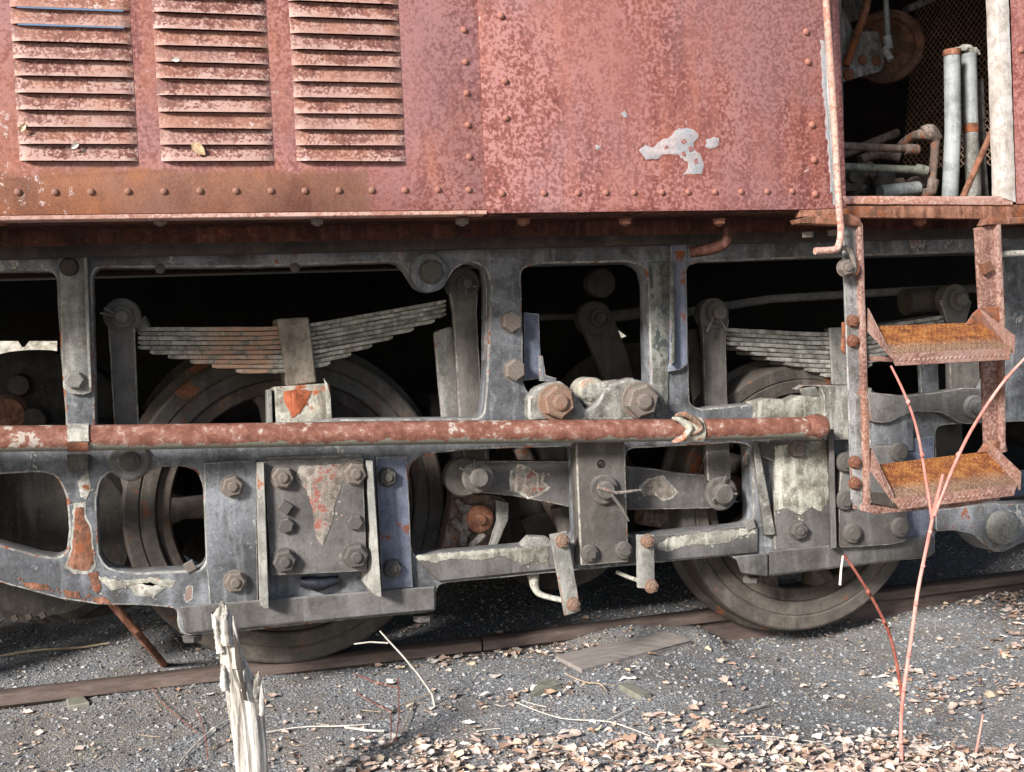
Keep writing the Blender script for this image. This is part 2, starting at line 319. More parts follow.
def plate(name, px, y, th, m, parent, holes=(), bev=.003, rnd=.0, amp=.0006, world=False, step=.025, hr=None):
    """plate parallel to the track: outline in the plane y, bevelled, thickness th going back"""
    def conv(pl, r):
        q = [Vector((p[0], p[1])) if world else Vector((at(p[0], p[1], y).x, at(p[0], p[1], y).z)) for p in pl]
        q = fillet(q, r) if r > 0 else q
        return rough_edge(q, amp, step) if amp > 0 else q
    for attempt in range(8):   # a jittered outline can defeat the fill: try again with another
        cu = bpy.data.curves.new(name, 'CURVE'); cu.dimensions = '2D'; cu.fill_mode = 'BOTH'
        cu.extrude = max(th/2-bev, .0001); cu.bevel_depth = bev; cu.bevel_resolution = 1; cu.offset = -bev
        for i, pl in enumerate([px]+list(holes)):
            q = conv(pl, rnd if i == 0 else (hr if hr is not None else rnd))
            sp = cu.splines.new('POLY'); sp.points.add(len(q)-1)
            for k, p in enumerate(q): sp.points[k].co = (p.x, p.y, 0, 1)
            sp.use_cyclic_u = True
        tmp = bpy.data.objects.new('tmp', cu); me = bpy.data.meshes.new_from_object(tmp)
        bpy.data.objects.remove(tmp); bpy.data.curves.remove(cu)
        area = sum(p.area for p in me.polygons if p.normal.z > .9)
        q0 = conv(px, 0); want = abs(sum(q0[i-1].x*q0[i].y-q0[i].x*q0[i-1].y for i in range(len(q0))))/2
        for pl in holes:
            q0 = conv(pl, 0); want -= abs(sum(q0[i-1].x*q0[i].y-q0[i].x*q0[i-1].y for i in range(len(q0))))/2
        if area > .55*want or bev < .0005: break
        if attempt < 7: bpy.data.meshes.remove(me)
    else:
        print('FILL FAILED', name, px[0])
    n = len(me.vertices); co = np.empty(n*3); me.vertices.foreach_get('co', co); co = co.reshape(-1, 3)
    wv = np.stack([co[:, 0], y+th/2-co[:, 2], co[:, 1]], 1)   # local +z looks at the camera
    loc = (wv.max(0)+wv.min(0))/2; me.vertices.foreach_set('co', (wv-loc).ravel())
    me.name = name; me.materials.clear(); me.materials.append(MT[m])
    bm = bmesh.new(); bm.from_mesh(me); bmesh.ops.remove_doubles(bm, verts=bm.verts, dist=.00005); bmesh.ops.recalc_face_normals(bm, faces=bm.faces); bm.to_mesh(me); bm.free()
    if m in EDGE and bev >= .0015:
        me.materials.append(MT[EDGE[m]])
        for p in me.polygons:
            if .25 < -p.normal.y < .97: p.material_index = 1
    shade(me, 30)
    return link(bpy.data.objects.new(name, me), parent, Vector(loc))
def box(name, a, b, m, parent, bev=.003):
    bm = bmesh.new(); bmesh.ops.create_cube(bm, size=1)
    A, B = Vector(a), Vector(b); c = (A+B)/2; s = B-A
    for v in bm.verts: v.co = Vector((v.co.x*abs(s.x), v.co.y*abs(s.y), v.co.z*abs(s.z)))
    if bev: bmesh.ops.bevel(bm, geom=bm.edges[:], offset=bev, segments=2, affect='EDGES')
    me = bpy.data.meshes.new(name); bm.to_mesh(me); bm.free(); me.materials.append(MT[m]); shade(me)
    return link(bpy.data.objects.new(name, me), parent, c)
def hexa(name, c8, m, parent, bev=.002):
    """block from eight corners: four front (clockwise), four back"""
    bm = bmesh.new(); v = [bm.verts.new(Vector(p)) for p in c8]
    for f in ((0, 1, 2, 3), (7, 6, 5, 4), (0, 4, 5, 1), (1, 5, 6, 2), (2, 6, 7, 3), (3, 7, 4, 0)): bm.faces.new([v[i] for i in f])
    bmesh.ops.recalc_face_normals(bm, faces=bm.faces)
    if bev: bmesh.ops.bevel(bm, geom=bm.edges[:], offset=bev, segments=1, affect='EDGES')
    vs = [q.co.copy() for q in bm.verts]; bm.verts.index_update(); fs = [[q.index for q in f.verts] for f in bm.faces]; bm.free()
    return mobj(name, vs, fs, m, parent)
def tube_data(pts, rad, n=12, jit=0, cap=True, sub=1):
    pts = [Vector(p) for p in pts]; rad = rad if isinstance(rad, (list, tuple)) else [rad]*len(pts)
    if sub > 1:
        P2, R2 = [], []
        for i in range(len(pts)-1):
            for j in range(sub): t = j/sub; P2.append(pts[i].lerp(pts[i+1], t)); R2.append(rad[i]*(1-t)+rad[i+1]*t)
        pts, rad = P2+[pts[-1]], R2+[rad[-1]]
    vs, fs = [], []; up = None
    for i, p in enumerate(pts):
        d = (pts[min(i+1, len(pts)-1)]-pts[max(i-1, 0)]).normalized()
        if up is None: up = Vector((0, 0, 1)) if abs(d.z) < .9 else Vector((1, 0, 0))
        s = d.cross(up).normalized(); up = s.cross(d).normalized()
        for k in range(n):
            a = 2*math.pi*k/n; r = rad[i]*(1+random.uniform(-jit, jit)); vs.append(p + s*math.cos(a)*r + up*math.sin(a)*r)
    for i in range(len(pts)-1):
        for k in range(n): a = i*n+k; b = i*n+(k+1) % n; fs.append((a, b, b+n, a+n))
    if cap: fs.append(tuple(range(n))[::-1]); fs.append(tuple(range((len(pts)-1)*n, len(pts)*n)))
    return vs, fs
def smooth_path(pts, k=6):
    pts = [Vector(p) for p in pts]; out = []
    for i in range(len(pts)-1):
        a, b, c, d = pts[max(i-1, 0)], pts[i], pts[i+1], pts[min(i+2, len(pts)-1)]
        for j in range(k):
            t = j/k; out.append(.5*((2*b)+(c-a)*t+(2*a-5*b+4*c-d)*t*t+(3*b-a-3*c+d)*t**3))
    return out+[pts[-1]]
def tube(name, pts, rad, m, parent=None, n=14, jit=0, smooth=0, sub=1):
    if smooth:
        if isinstance(rad, (list, tuple)):
            N = len(rad)-1; rr = []
            for i in range(N):
                for j in range(smooth): rr.append(rad[i]+(rad[i+1]-rad[i])*j/smooth)
            rad = rr+[rad[-1]]
        pts = smooth_path(pts, smooth)
    v, f = tube_data(pts, rad, n, jit, True, sub); return mobj(name, v, f, m, parent, ang=50)
def lathe(name, c, prof, m, parent, n=48, axis='y', tilt=None, ang=30):
    """profile (radius, offset) turned about an axis through c"""
    c = Vector(c); vs, fs = [], []
    for r, o in prof:
        for k in range(n):
            a = 2*math.pi*k/n
            if axis == 'y': v = Vector((r*math.cos(a), o, r*math.sin(a)))
            elif axis == 'x': v = Vector((o, r*math.cos(a), r*math.sin(a)))
            else: v = Vector((r*math.cos(a), r*math.sin(a), o))
            if tilt is not None: v = tilt @ v
            vs.append(c+v)
    for i in range(len(prof)-1):
        for k in range(n): a = i*n+k; b = i*n+(k+1) % n; fs.append((a, b, b+n, a+n))
    if prof[0][0] > 1e-5 and prof[0] != prof[-1]: fs.append(tuple(range(n)))
    if prof[-1][0] > 1e-5 and prof[0] != prof[-1]: fs.append(tuple(range((len(prof)-1)*n, len(prof)*n)))
    bm = bmesh.new(); bv = [bm.verts.new(v) for v in vs]
    for f in fs:
        try: bm.faces.new([bv[i] for i in f])
        except ValueError: pass
    bmesh.ops.remove_doubles(bm, verts=bm.verts, dist=1e-5); bmesh.ops.recalc_face_normals(bm, faces=bm.faces)
    bm.verts.index_update(); V = [v.co.copy() for v in bm.verts]; Fc = [[v.index for v in f.verts] for f in bm.faces]; bm.free()
    return mobj(name, V, Fc, m, parent, loc=c, ang=ang)

# bolt templates (unit radius, pointing to -y)
BOLTS = {}
def bolt_mesh(kind, m):
    if (kind, m) in BOLTS: return BOLTS[kind, m]
    bm = bmesh.new()
    def ring(n, prof, rot=0):
        rows = []
        for r, o in prof:
            rows.append([bm.verts.new((r*math.cos(rot+2*math.pi*k/n), -o, r*math.sin(rot+2*math.pi*k/n))) for k in range(n)])
        for i in range(len(rows)-1):
            for k in range(n): bm.faces.new((rows[i][k], rows[i][(k+1) % n], rows[i+1][(k+1) % n], rows[i+1][k]))
        bm.faces.new(rows[-1])
    if kind == 'nut':
        ring(20, [(1.12, 0), (1.12, .10), (1.06, .14)]); ring(6, [(1, .12), (1, .72), (.86, .84)], .3); ring(12, [(.48, .8), (.48, 1.0), (.36, 1.08)])
    elif kind == 'head':
        ring(18, [(1.05, 0), (1.05, .08)]); ring(6, [(1, .06), (1, .60), (.84, .72)], .8)
    elif kind == 'round':
        ring(20, [(1.0, 0), (1.0, .35), (.9, .52), (.6, .62), (.3, .66)]); ring(6, [(.62, .5), (.60, .8)], .2)
    elif kind == 'square':
        ring(4, [(1, 0), (1, .7), (.9, .8)], .5)
    elif kind == 'rivet':
        ring(14, [(1, 0), (.96, .3), (.78, .58), (.45, .76), (.12, .82)])
    bmesh.ops.recalc_face_normals(bm, faces=bm.faces)
    me = bpy.data.meshes.new(kind); bm.to_mesh(me); bm.free(); me.materials.append(MT[m]); shade(me, 32); BOLTS[kind, m] = me; return me
def bolt(px, py, y, rpx, parent, kind='nut', m='bolt', name='bolt', down=False):
    p = at(px, py, y); depth = (p-CAM).dot(fw); r = rpx*depth/FPX
    o = bpy.data.objects.new(name, bolt_mesh(kind, m)); link(o, parent, p); o.scale = (r, r, r)
    o.rotation_euler = (R_(90) if down else random.uniform(-.05, .05), random.uniform(0, 1), random.uniform(-.05, .05)) if not down else (R_(90), 0, random.uniform(0, 1))
    return o
def hpin(px, py, y, rpx, parent, m='dusty', cot=(), mp='dusty', name='pin'):
    """round pin end standing on a washer, with the legs of its cotter"""
    p = at(px, py, y); k = (p-CAM).dot(fw)/FPX; r = rpx*k
    w_ = lathe(name, p, [(r, 0), (r, -.012), (r*.9, -.016), (r*.62, -.016), (r*.62, -.034), (r*.5, -.040), (0.0001, -.041)], m, parent, 28)
    for (dx, dy) in cot:
        q = at(px+dx, py+dy, y-.034); s_ = at(px+dx*.15, py+dy*.15, y-.026)
        tube('cotter', [s_, q], .0042, mp, w_, 8)
    return w_

# ================================================================== ground
def sm(t): t = np.clip(t, 0, 1); return t*t*(3-2*t)
def vnoise(x, y, s, seed):
    g = np.random.default_rng(seed).random((128, 128)); u, v = x*s, y*s
    i, j = np.floor(u).astype(int), np.floor(v).astype(int); a, b = u-i, v-j; a, b = a*a*(3-2*a), b*b*(3-2*b)
    G = lambda p, q: g[p % 128, q % 128]
    return (G(i, j)*(1-a)+G(i+1, j)*a)*(1-b)+(G(i, j+1)*(1-a)+G(i+1, j+1)*a)*b - .5
def gz(x, y):
    x, y = np.asarray(x, float), np.asarray(y, float)
    z = -.040 - .080*sm((x-1.25)/.75)
    z = z + .030*sm((x-2.5)/.5)*sm((y+.9)/.6)
    z = z + .03*vnoise(x, y, 1.7, 1) + .012*vnoise(x, y, 6, 2) + .005*vnoise(x, y, 20, 3)
    z = z + .055*np.exp(-((y+.08)/.14)**2)*sm((x-1.1)/.35)*(1-sm((x-1.72)/.12)) + .025*np.exp(-((y+.16)/.09)**2)*sm((x-2.45)/.2)
    z = z - .03*sm((-y-1.2)/2)
    far = sm((y-5)/6); z = z + far*(2.6 + 1.0*vnoise(x, y, .25, 5) + .25*vnoise(x, y, 1.1, 6))
    return z
def axis(lo, hi, st, far):
    a = np.arange(lo, hi, st); o1 = lo-np.geomspace(st*1.5, far, 40)[::-1]; o2 = hi+np.geomspace(st*1.5, far, 40); return np.concatenate([o1, a, o2])
gx, gy = axis(-2.2, 4.6, .02, 300), axis(-2.4, 2.2, .02, 300)
X, Y = np.meshgrid(gx, gy); Z = gz(X, Y)
nx, ny = len(gx), len(gy)
ii = np.arange(nx*ny).reshape(ny, nx)
quads = np.stack([ii[:-1, :-1], ii[:-1, 1:], ii[1:, 1:], ii[1:, :-1]], -1).reshape(-1, 4)
def bulk(name, V, Q, m, col=None, smooth=False):
    me = bpy.data.meshes.new(name); n = len(V); k = Q.shape[1]; f = len(Q)
    me.vertices.add(n); me.vertices.foreach_set('co', np.ascontiguousarray(V, dtype=np.float32).ravel())
    me.loops.add(f*k); me.loops.foreach_set('vertex_index', Q.astype(np.int32).ravel())
    me.polygons.add(f); me.polygons.foreach_set('loop_start', np.arange(0, f*k, k, dtype=np.int32)); me.polygons.foreach_set('loop_total', np.full(f, k, dtype=np.int32))
    me.polygons.foreach_set('use_smooth', np.full(f, smooth)); me.update(calc_edges=True)
    if col is not None:
        a = me.color_attributes.new('Col', 'FLOAT_COLOR', 'POINT'); c4 = np.ones((n, 4), np.float32); c4[:, :3] = col; a.data.foreach_set('color', c4.ravel())
    me.materials.append(MT[m]); return link(bpy.data.objects.new(name, me))
g = bulk('ground', np.stack([X, Y, Z], -1).reshape(-1, 3), quads, 'ground', None, True); tag(g, kind='structure')

# gravel
def pebbles(name, n, xr, yr, smin, smax, seed, dens=None):
    r = np.random.default_rng(seed)
    x, y = r.uniform(*xr, n), r.uniform(*yr, n)
    if dens is not None:
        k = r.random(n) < dens(x, y); x, y = x[k], y[k]; n = len(x)
    s = smin*(smax/smin)**(r.random(n)**2.2)
    base = np.array([[1, 0, 0], [0, 1, 0], [-1, 0, 0], [0, -1, 0], [0, 0, 1], [0, 0, -1], [.6, .6, .5], [-.6, .6, .45], [-.6, -.6, .5], [.6, -.6, .45]], float)
    fc = np.array([[0, 6, 4], [0, 4, 9], [1, 7, 4], [1, 4, 6], [2, 8, 4], [2, 4, 7], [3, 9, 4], [3, 4, 8], [0, 1, 6], [1, 2, 7], [2, 3, 8], [3, 0, 9], [1, 0, 5], [2, 1, 5], [3, 2, 5], [0, 3, 5]])
    V = base[None]*(1+r.uniform(-.3, .3, (n, 10, 1)))*np.stack([s*r.uniform(.7, 1.3, n), s*r.uniform(.6, 1, n), s*r.uniform(.4, .8, n)], -1)[:, None]
    a = r.uniform(0, 6.28, n); t = r.normal(0, .35, n)
    V = np.stack([V[..., 0]*np.cos(t)[:, None]+V[..., 2]*np.sin(t)[:, None], V[..., 1], -V[..., 0]*np.sin(t)[:, None]+V[..., 2]*np.cos(t)[:, None]], -1)
    V = np.stack([V[..., 0]*np.cos(a)[:, None]-V[..., 1]*np.sin(a)[:, None], V[..., 0]*np.sin(a)[:, None]+V[..., 1]*np.cos(a)[:, None], V[..., 2]], -1)
    V += np.stack([x, y, gz(x, y)+s*.15], -1)[:, None]
    pal = np.array([[.13, .13, .135], [.21, .21, .215], [.29, .295, .31], [.38, .37, .36], [.27, .23, .18], [.56, .54, .50], [.33, .25, .19]])
    c = pal[r.choice(7, n, p=[.2, .27, .22, .14, .09, .04, .04])]*r.uniform(.75, 1.25, (n, 1))
    Q = (fc[None]+(np.arange(n)*10)[:, None, None]).reshape(-1, 3)
    return bulk(name, V.reshape(-1, 3), Q, 'pebbles', np.repeat(c, 10, 0))
o = pebbles('gravel', 70000, (-1.5, 4.2), (-2.0, 1.2), .0020, .0095, 11); tag(o, kind='stuff')

# leaves
def litter_dens(x, y):
    edge = -.68 - .24*np.clip(x-.4, -.6, 3) + .20*vnoise(x, y, 2.2, 21) + .10*vnoise(x, y, 6, 22)
    d = sm((edge+.06-y)/.42)*(.22+.78*sm((x-.10)/.5))
    d2 = sm((x-2.62+.5*vnoise(x, y, 3, 24))/.25)*sm((y+.62+.2*vnoise(x, y, 5, 23))/.15)*sm((-.1-y)/.06)
    d3 = .016*np.ones_like(x) + .22*sm((vnoise(x, y, 3.3, 29)-.33)/.1)*sm((-.3-y)/.3)
    d4 = .35*np.exp(-((x-1.02)**2)/.06-((y+.13)**2)/.004) + .3*np.exp(-((x-.75)**2)/.03-((y+.10)**2)/.002)
    gap = .35+.65*sm((vnoise(x, y, 9, 31)+.42)/.5)
    return np.clip(np.maximum(np.maximum(d*.66*gap, d2*.6*gap), d3)+d4*.8, 0, 1)
def leaves(n, xr, yr, seed):
    r = np.random.default_rng(seed); x, y = r.uniform(*xr, n), r.uniform(*yr, n); k = r.random(n) < litter_dens(x, y); x, y = x[k], y[k]; n = len(x)
    # leaf outline: three rows of points, folded and curled
    u = np.linspace(-1, 1, 6); wd = np.array([.05, .62, .80, .70, .42, .04])
    base = []
    for i in range(6):
        for j in (-1, 0, 1): base.append((u[i], wd[i]*j, 0))
    base = np.array(base); fc = np.array([[i*3+j, i*3+j+1, i*3+j+4, i*3+j+3] for i in range(5) for j in range(2)])
    s = .0036*(.025/.0036)**(r.random(n)**1.15); asp = r.uniform(.3, .95, n)
    ux, uy = base[:, 0][None], base[:, 1][None]
    lob = 1+r.uniform(.1, .75, (n, 1))*np.sin(ux*r.uniform(5, 12, (n, 1))+r.uniform(0, 6, (n, 1)))*np.abs(uy)
    curl = r.normal(.15, .38, (n, 1)); fold = r.uniform(0, .4, (n, 1)); tw = r.normal(0, .35, (n, 1))
    lx = ux*(1-.15*curl**2); ly = uy*lob*asp[:, None]+r.normal(0, .22, (n, 1))*ux**2; lz = curl*ux**2*.55 + fold*np.abs(uy) + tw*ux*uy + r.normal(0, .05, (n, 18))
    V = np.stack([lx, ly, lz], -1)*s[:, None, None]
    rx, rz = r.normal(0, .28, n), r.uniform(0, 6.28, n)
    V = np.stack([V[..., 0], V[..., 1]*np.cos(rx)[:, None]-V[..., 2]*np.sin(rx)[:, None], V[..., 1]*np.sin(rx)[:, None]+V[..., 2]*np.cos(rx)[:, None]], -1)
    V = np.stack([V[..., 0]*np.cos(rz)[:, None]-V[..., 1]*np.sin(rz)[:, None], V[..., 0]*np.sin(rz)[:, None]+V[..., 1]*np.cos(rz)[:, None], V[..., 2]], -1)
    V += np.stack([x, y, gz(x, y)+.004+r.random(n)*.018*litter_dens(x, y)+s*.1], -1)[:, None]
    pal = np.array([[.60, .49, .41], [.54, .40, .32], [.70, .63, .56], [.42, .27, .19], [.60, .45, .38], [.27, .18, .13], [.62, .50, .36]])
    c = pal[r.choice(7, n, p=[.24, .2, .2, .12, .14, .06, .04])]*r.uniform(.8, 1.15, (n, 1))
    c = np.repeat(c, 18, 0)*np.tile(np.where(base[:, 1] == 0, 1.22, .96), n)[:, None]
    Q = (fc[None]+(np.arange(n)*18)[:, None, None]).reshape(-1, 4)
    return bulk('leaf_litter', V.reshape(-1, 3), Q, 'litter', np.clip(c, 0, .85), True)
o = leaves(120000, (-1.5, 4.2), (-2.3, .4), 5); tag(o, kind='stuff')

# ================================================================== rails
def rail(x0, y0, x1, y1, label, place):
    # flat-bottomed rail: head, web, foot; height .17, top at z=0
    half = [(0, 0), (.030, 0), (.0355, -.004), (.0365, -.012), (.036, -.034), (.028, -.040), (.011, -.048), (.008, -.075), (.009, -.125), (.020, -.142), (.066, -.154), (.068, -.168), (0, -.168)]
    prof = half + [(-a, b) for a, b in half[-2:0:-1]]
    n = len(prof); K = 90; vs, fs = [], []; d = Vector((x1-x0, y1-y0, 0)).normalized(); s = Vector((d.y, -d.x, 0))
    for i in range(K+1):
        t = i/K; c = Vector((x0+(x1-x0)*t, y0+(y1-y0)*t, 0))
        for a, b in prof: vs.append(c - s*a + Vector((0, 0, b+random.uniform(-.0004, .0004))))
    for i in range(K):
        for k in range(n): a = i*n+k; b = i*n+(k+1) % n; fs.append((a, b, b+n, a+n))
    o = mobj('rail', vs, fs, 'rail', None, ang=40); return tag(o, label, 'rail', 'rails of the track')
rail(-3.5, .10, .9, -.045, 'rusty brown rail running along the gravel under the nearer wheels', 0)
rail(.905, -.045, 7.5, -.062, 'second length of rusty rail, continuing to the right beyond the joint', 0)
rail(-3.5, 1.53, 7.5, 1.43, 'far rail of the track in the dark under the locomotive', 1)

# ================================================================== bogie
BG = thing('bogie', (1.15, .7, -.05), 'grey and rust locomotive bogie with leaf springs and derailed right wheel', 'bogie')
YF = -.40
outer = [(-260, 240), (300, 240), (700, 236), (1300, 222), (1300, 520), (1100, 532), (1024, 541), (1012, 549), (1000, 553), (985, 549), (968, 533), (950, 529), (935, 531), (934, 557), (850, 567), (768, 577),
         (760, 570), (736, 560), (731, 556), (575, 571), (512, 577), (437, 584), (436, 612), (340, 621), (240, 632), (184, 636), (177, 626), (178, 609), (150, 606), (98, 605), (60, 599), (0, 583), (-90, 560), (-260, 515)]
holes = [
 [(-200, 272), (56, 271), (60, 345), (66, 425), (64, 446), (-200, 455)],
 [(92, 268), (250, 267), (398, 262), (408, 272), (416, 287), (428, 293), (442, 290), (450, 276), (458, 266), (472, 262), (486, 268), (491, 284), (489, 330), (487, 380), (484, 418), (335, 419), (200, 438), (96, 441)],
 [(521, 270), (534, 264), (630, 262), (645, 268), (649, 285), (651, 395), (640, 404), (620, 404), (606, 410), (586, 415), (574, 404), (560, 396), (545, 394), (532, 396), (524, 386), (523, 330)],
 [(687, 266), (700, 262), (995, 251), (1003, 262), (1004, 360), (990, 392), (960, 400), (870, 406), (752, 404), (700, 409), (690, 404)],
 [(1032, 262), (1300, 255), (1300, 405), (1034, 412)],
 [(-200, 488), (40, 472), (56, 476), (66, 494), (69, 530), (66, 553), (56, 558), (38, 555), (0, 545), (-200, 492)],
 [(97, 500), (100, 480), (112, 471), (120, 478), (130, 483), (142, 478), (155, 468), (180, 466), (197, 471), (203, 485), (206, 562), (200, 570), (132, 573), (108, 568), (99, 555)],
 [(409, 470), (414, 460), (425, 455), (468, 450), (560, 447), (575, 447), (578, 541), (512, 548), (414, 556), (411, 545)],
 [(626, 449), (740, 443), (752, 447), (754, 523), (740, 527), (640, 536), (628, 536)],
 [(936, 426), (960, 424), (1300, 412), (1300, 488), (1100, 500), (938, 507)],
]
fr = plate('side_frame', outer, YF, .085, 'frame', BG, holes, bev=.006, rnd=.03, amp=.0009, step=.03)
# thicker cast ribs along the edge of the frame windows, boss round the spring pin
def boss(px, py, y, rpx, th, m, parent, name='boss'):
    p = at(px, py, y); r = rpx*(p-CAM).dot(fw)/FPX
    return lathe(name, p, [(r*.0+.0001, 0), (r*.86, 0), (r*.97, th*.2), (r, th*.45), (r, th)], m, parent, 30)
boss(430, 272, YF-.014, 20, .03, 'frame', fr); bolt(431, 272, YF-.014, 12, fr, 'head', 'bolt_dark')
boss(130, 461, YF-.016, 20, .03, 'frame_low', fr); bolt(130, 461, YF-.016, 10, fr, 'round', 'bolt_dark')
for (x, y_) in ((511, 322), (514, 370)): bolt(x, y_, YF, 11, fr, 'head', 'bolt')
bolt(160, 269, YF, 5, fr, 'rivet', 'bolt_dark'); bolt(295, 268, YF, 5, fr, 'rivet', 'bolt_dark')

def patch(px, y, parent, m, rim='strap', k=1.13, rough=.0018):
    cx = sum(p[0] for p in px)/len(px); cy = sum(p[1] for p in px)/len(px)
    if rim: plate('paint_rim', [(cx+(a-cx)*k+1*(1 if a > cx else -1), cy+(b_-cy)*k) for a, b_ in px], y-.0010, .0014, rim, parent, bev=.0003, amp=rough, step=.007)
    for _ in range(7):
        i = random.randrange(len(px)); a, b_ = px[i]; ux, uy = a+(a-cx)*random.uniform(.05, .45)+random.uniform(-3, 3), b_+(b_-cy)*random.uniform(.02, .2)+random.uniform(-3, 3); r_ = random.uniform(.7, 2.0)
        plate('paint_fleck', [(ux-r_, uy), (ux, uy-r_*.8), (ux+r_, uy-.2), (ux+r_*.3, uy+r_)], y-.0012-_*.00002, .0012, m, parent, bev=.0003, amp=.0012, step=.006)
    return plate('bare_patch', px, y-.0018, .0016, m, parent, bev=.0004, amp=rough, step=.007)
patch([(75, 508), (84, 507), (85, 520), (90, 528), (92, 552), (94, 563), (88, 571), (76, 570), (67, 565), (72, 550), (74, 530)], YF, fr, 'rust')
patch([(89, 573), (97, 571), (101, 588), (97, 594), (92, 588)], YF, fr, 'rust', None)
patch([(92, 598), (104, 597), (112, 603), (98, 604)], YF, fr, 'rust', None)
patch([(62, 590), (78, 592), (82, 599), (66, 597)], YF, fr, 'rust', None)
patch([(22, 582), (44, 584), (52, 590), (36, 590), (24, 587)], YF, fr, 'rust', None)
patch([(78, 480), (88, 470), (91, 490), (86, 500), (80, 497)], YF, fr, 'strap', None)
patch([(128, 586), (150, 582), (166, 588), (154, 597), (136, 596)], YF, fr, 'strap', None)
patch([(96, 576), (120, 580), (150, 578), (176, 580), (172, 588), (140, 584), (110, 590)], YF, fr, 'seat', None, rough=.003)
# strap bolted on the left post
s1 = plate('post_strap', [(58, 232), (86, 229), (92, 392), (84, 395), (70, 394), (63, 388)], YF-.016, .014, 'flange', BG, rnd=.008)
hexa('strap_edge', [at(82, 226, YF-.04), at(86, 226, YF-.04), at(92, 388, YF-.035), at(89, 388, YF-.035), at(82, 226, YF-.014), at(86, 226, YF-.014), at(92, 388, YF-.014), at(89, 388, YF-.014)], 'flange', s1)
bolt(75, 380, YF-.016, 9, s1, 'head', 'flange'); bolt(69, 267, YF-.016, 9, s1, 'head', 'dark'); bolt(69, 234, YF-.03, 9, s1, 'head', 'bolt_dark')
# straps on the middle column
s2 = plate('post_strap', [(671, 238), (686, 237), (687, 300), (688, 364), (681, 370), (668, 372), (671, 360)], YF-.020, .018, 'blue', BG, rnd=.005)
plate('mottled_strip', [(649, 262), (671, 262), (668, 416), (655, 416)], YF-.007, .006, 'mottled', s2, amp=.0012)
hexa('strap_edge', [at(670, 262, YF-.05), at(674, 262, YF-.05), at(675, 362, YF-.05), at(671, 365, YF-.05), at(671, 262, YF-.012), at(675, 262, YF-.012), at(676, 362, YF-.012), at(672, 365, YF-.012)], 'mottled', s2)
# angle beside bolts
s3 = plate('spring_stop', [(524, 312), (539, 314), (541, 360), (544, 378), (524, 381)], YF+.03, .02, 'blue', BG)
plate('stop_lug', [(539, 355), (543, 356), (546, 375), (557, 378), (556, 382), (540, 381)], YF+.02, .02, 'frame', s3)

# middle cradle with big nuts
cr = plate('cradle', [(528, 420), (528, 400), (536, 389), (548, 383), (560, 381), (575, 392), (586, 410), (597, 404), (606, 390), (617, 382), (632, 378), (646, 382), (654, 394), (655, 420)], YF-.04, .06, 'peel', BG, bev=.008, rnd=.01, amp=.0015)
bolt(556, 402, YF-.042, 17, cr, 'nut', 'orange_nut', 'big_nut'); bolt(639, 400, YF-.042, 17, cr, 'nut', 'bolt', 'big_nut')
lathe('bush', at(594, 393, YF+.0), [(.0001, 0), (.045, 0), (.05, .01), (.05, .10)], 'seat', cr, 24)
tube('crossbar', [at(582, 394, YF+.03), at(617, 392, YF+.0)], [.036, .042], 'peel', cr, 18, jit=.02)

# pedestal plates, left
p1 = plate('pedestal_plate', [(204, 463), (256, 460), (258, 604), (210, 605), (206, 560)], YF-.020, .022, 'frame', BG)
for x, y_ in ((232, 486), (235, 581)): bolt(x, y_, YF-.020, 10.5, p1, 'nut')
hexa('pedestal_flange', [at(257, 462, YF-.075), at(264, 462, YF-.085), at(269, 609, YF-.085), at(263, 608, YF-.075), at(255, 463, YF-.01), at(262, 463, YF-.01), at(267, 604, YF-.01), at(259, 604, YF-.01)], 'flange', BG)
plate('cover_backing', [(266, 457), (361, 454), (363, 470), (268, 474)], YF-.038, .03, 'flange', BG)
p2 = plate('journal_cover', [(264, 461), (363, 458), (367, 571), (271, 576)], YF-.060, .024, 'cover', BG, rnd=.004)
for x, y_, k, r in ((282, 477, 'nut', 11), (354, 473, 'nut', 11.5), (285, 507, 'square', 8), (286, 525, 'head', 8), (355, 522, 'head', 8), (284, 560, 'nut', 11.5), (355, 555, 'nut', 12)):
    bolt(x, y_, YF-.060, r, p2, k, 'bolt' if y_ < 480 else 'bolt_dark')
patch([(298, 466), (345, 464), (341, 488), (336, 500), (334, 515), (323, 546), (316, 538), (313, 510), (306, 490), (296, 480)], YF-.060, p2, 'pale_rust', None, rough=.0025)
plate('journal_box', [(270, 574), (362, 570), (362, 592), (272, 596)], YF+.004, .02, 'black', BG)
tube('grease_lump', [at(300, 582, YF-.012), at(318, 584, YF-.016), at(338, 580, YF-.012)], [.014, .022, .012], 'grease', BG, 12, jit=.2, sub=3)
hexa('pedestal_flange', [at(366, 460, YF-.075), at(373, 461, YF-.085), at(382, 598, YF-.10), at(375, 596, YF-.095), at(364, 461, YF-.005), at(371, 461, YF-.005), at(368, 590, YF-.005), at(361, 580, YF-.005)], 'flange', BG)
p3 = plate('pedestal_plate', [(376, 457), (407, 456), (413, 587), (382, 590)], YF-.018, .020, 'blue', BG); p3['label'] = 'blue grey pedestal plate with rust spots'
for x, y_ in ((387, 477), (392, 568)): bolt(x, y_, YF-.018, 9, p3, 'nut', 'bolt_dark')
hexa('tie_bar', [at(180, 606, YF-.03), at(436, 586, YF-.03), at(436, 611, YF-.03), at(186, 633, YF-.03), at(176, 606, YF+.10), at(436, 586, YF+.10), at(436, 611, YF+.10), at(180, 635, YF+.10)], 'frame_low', BG, .006)
for x, y_ in ((192, 637), (423, 617)): bolt(x, y_-3, YF+.03, 10, BG, 'head', 'bolt_dark', 'bolt', True)
bolt(190, 566, YF+.01, 7, fr, 'square', 'bolt')

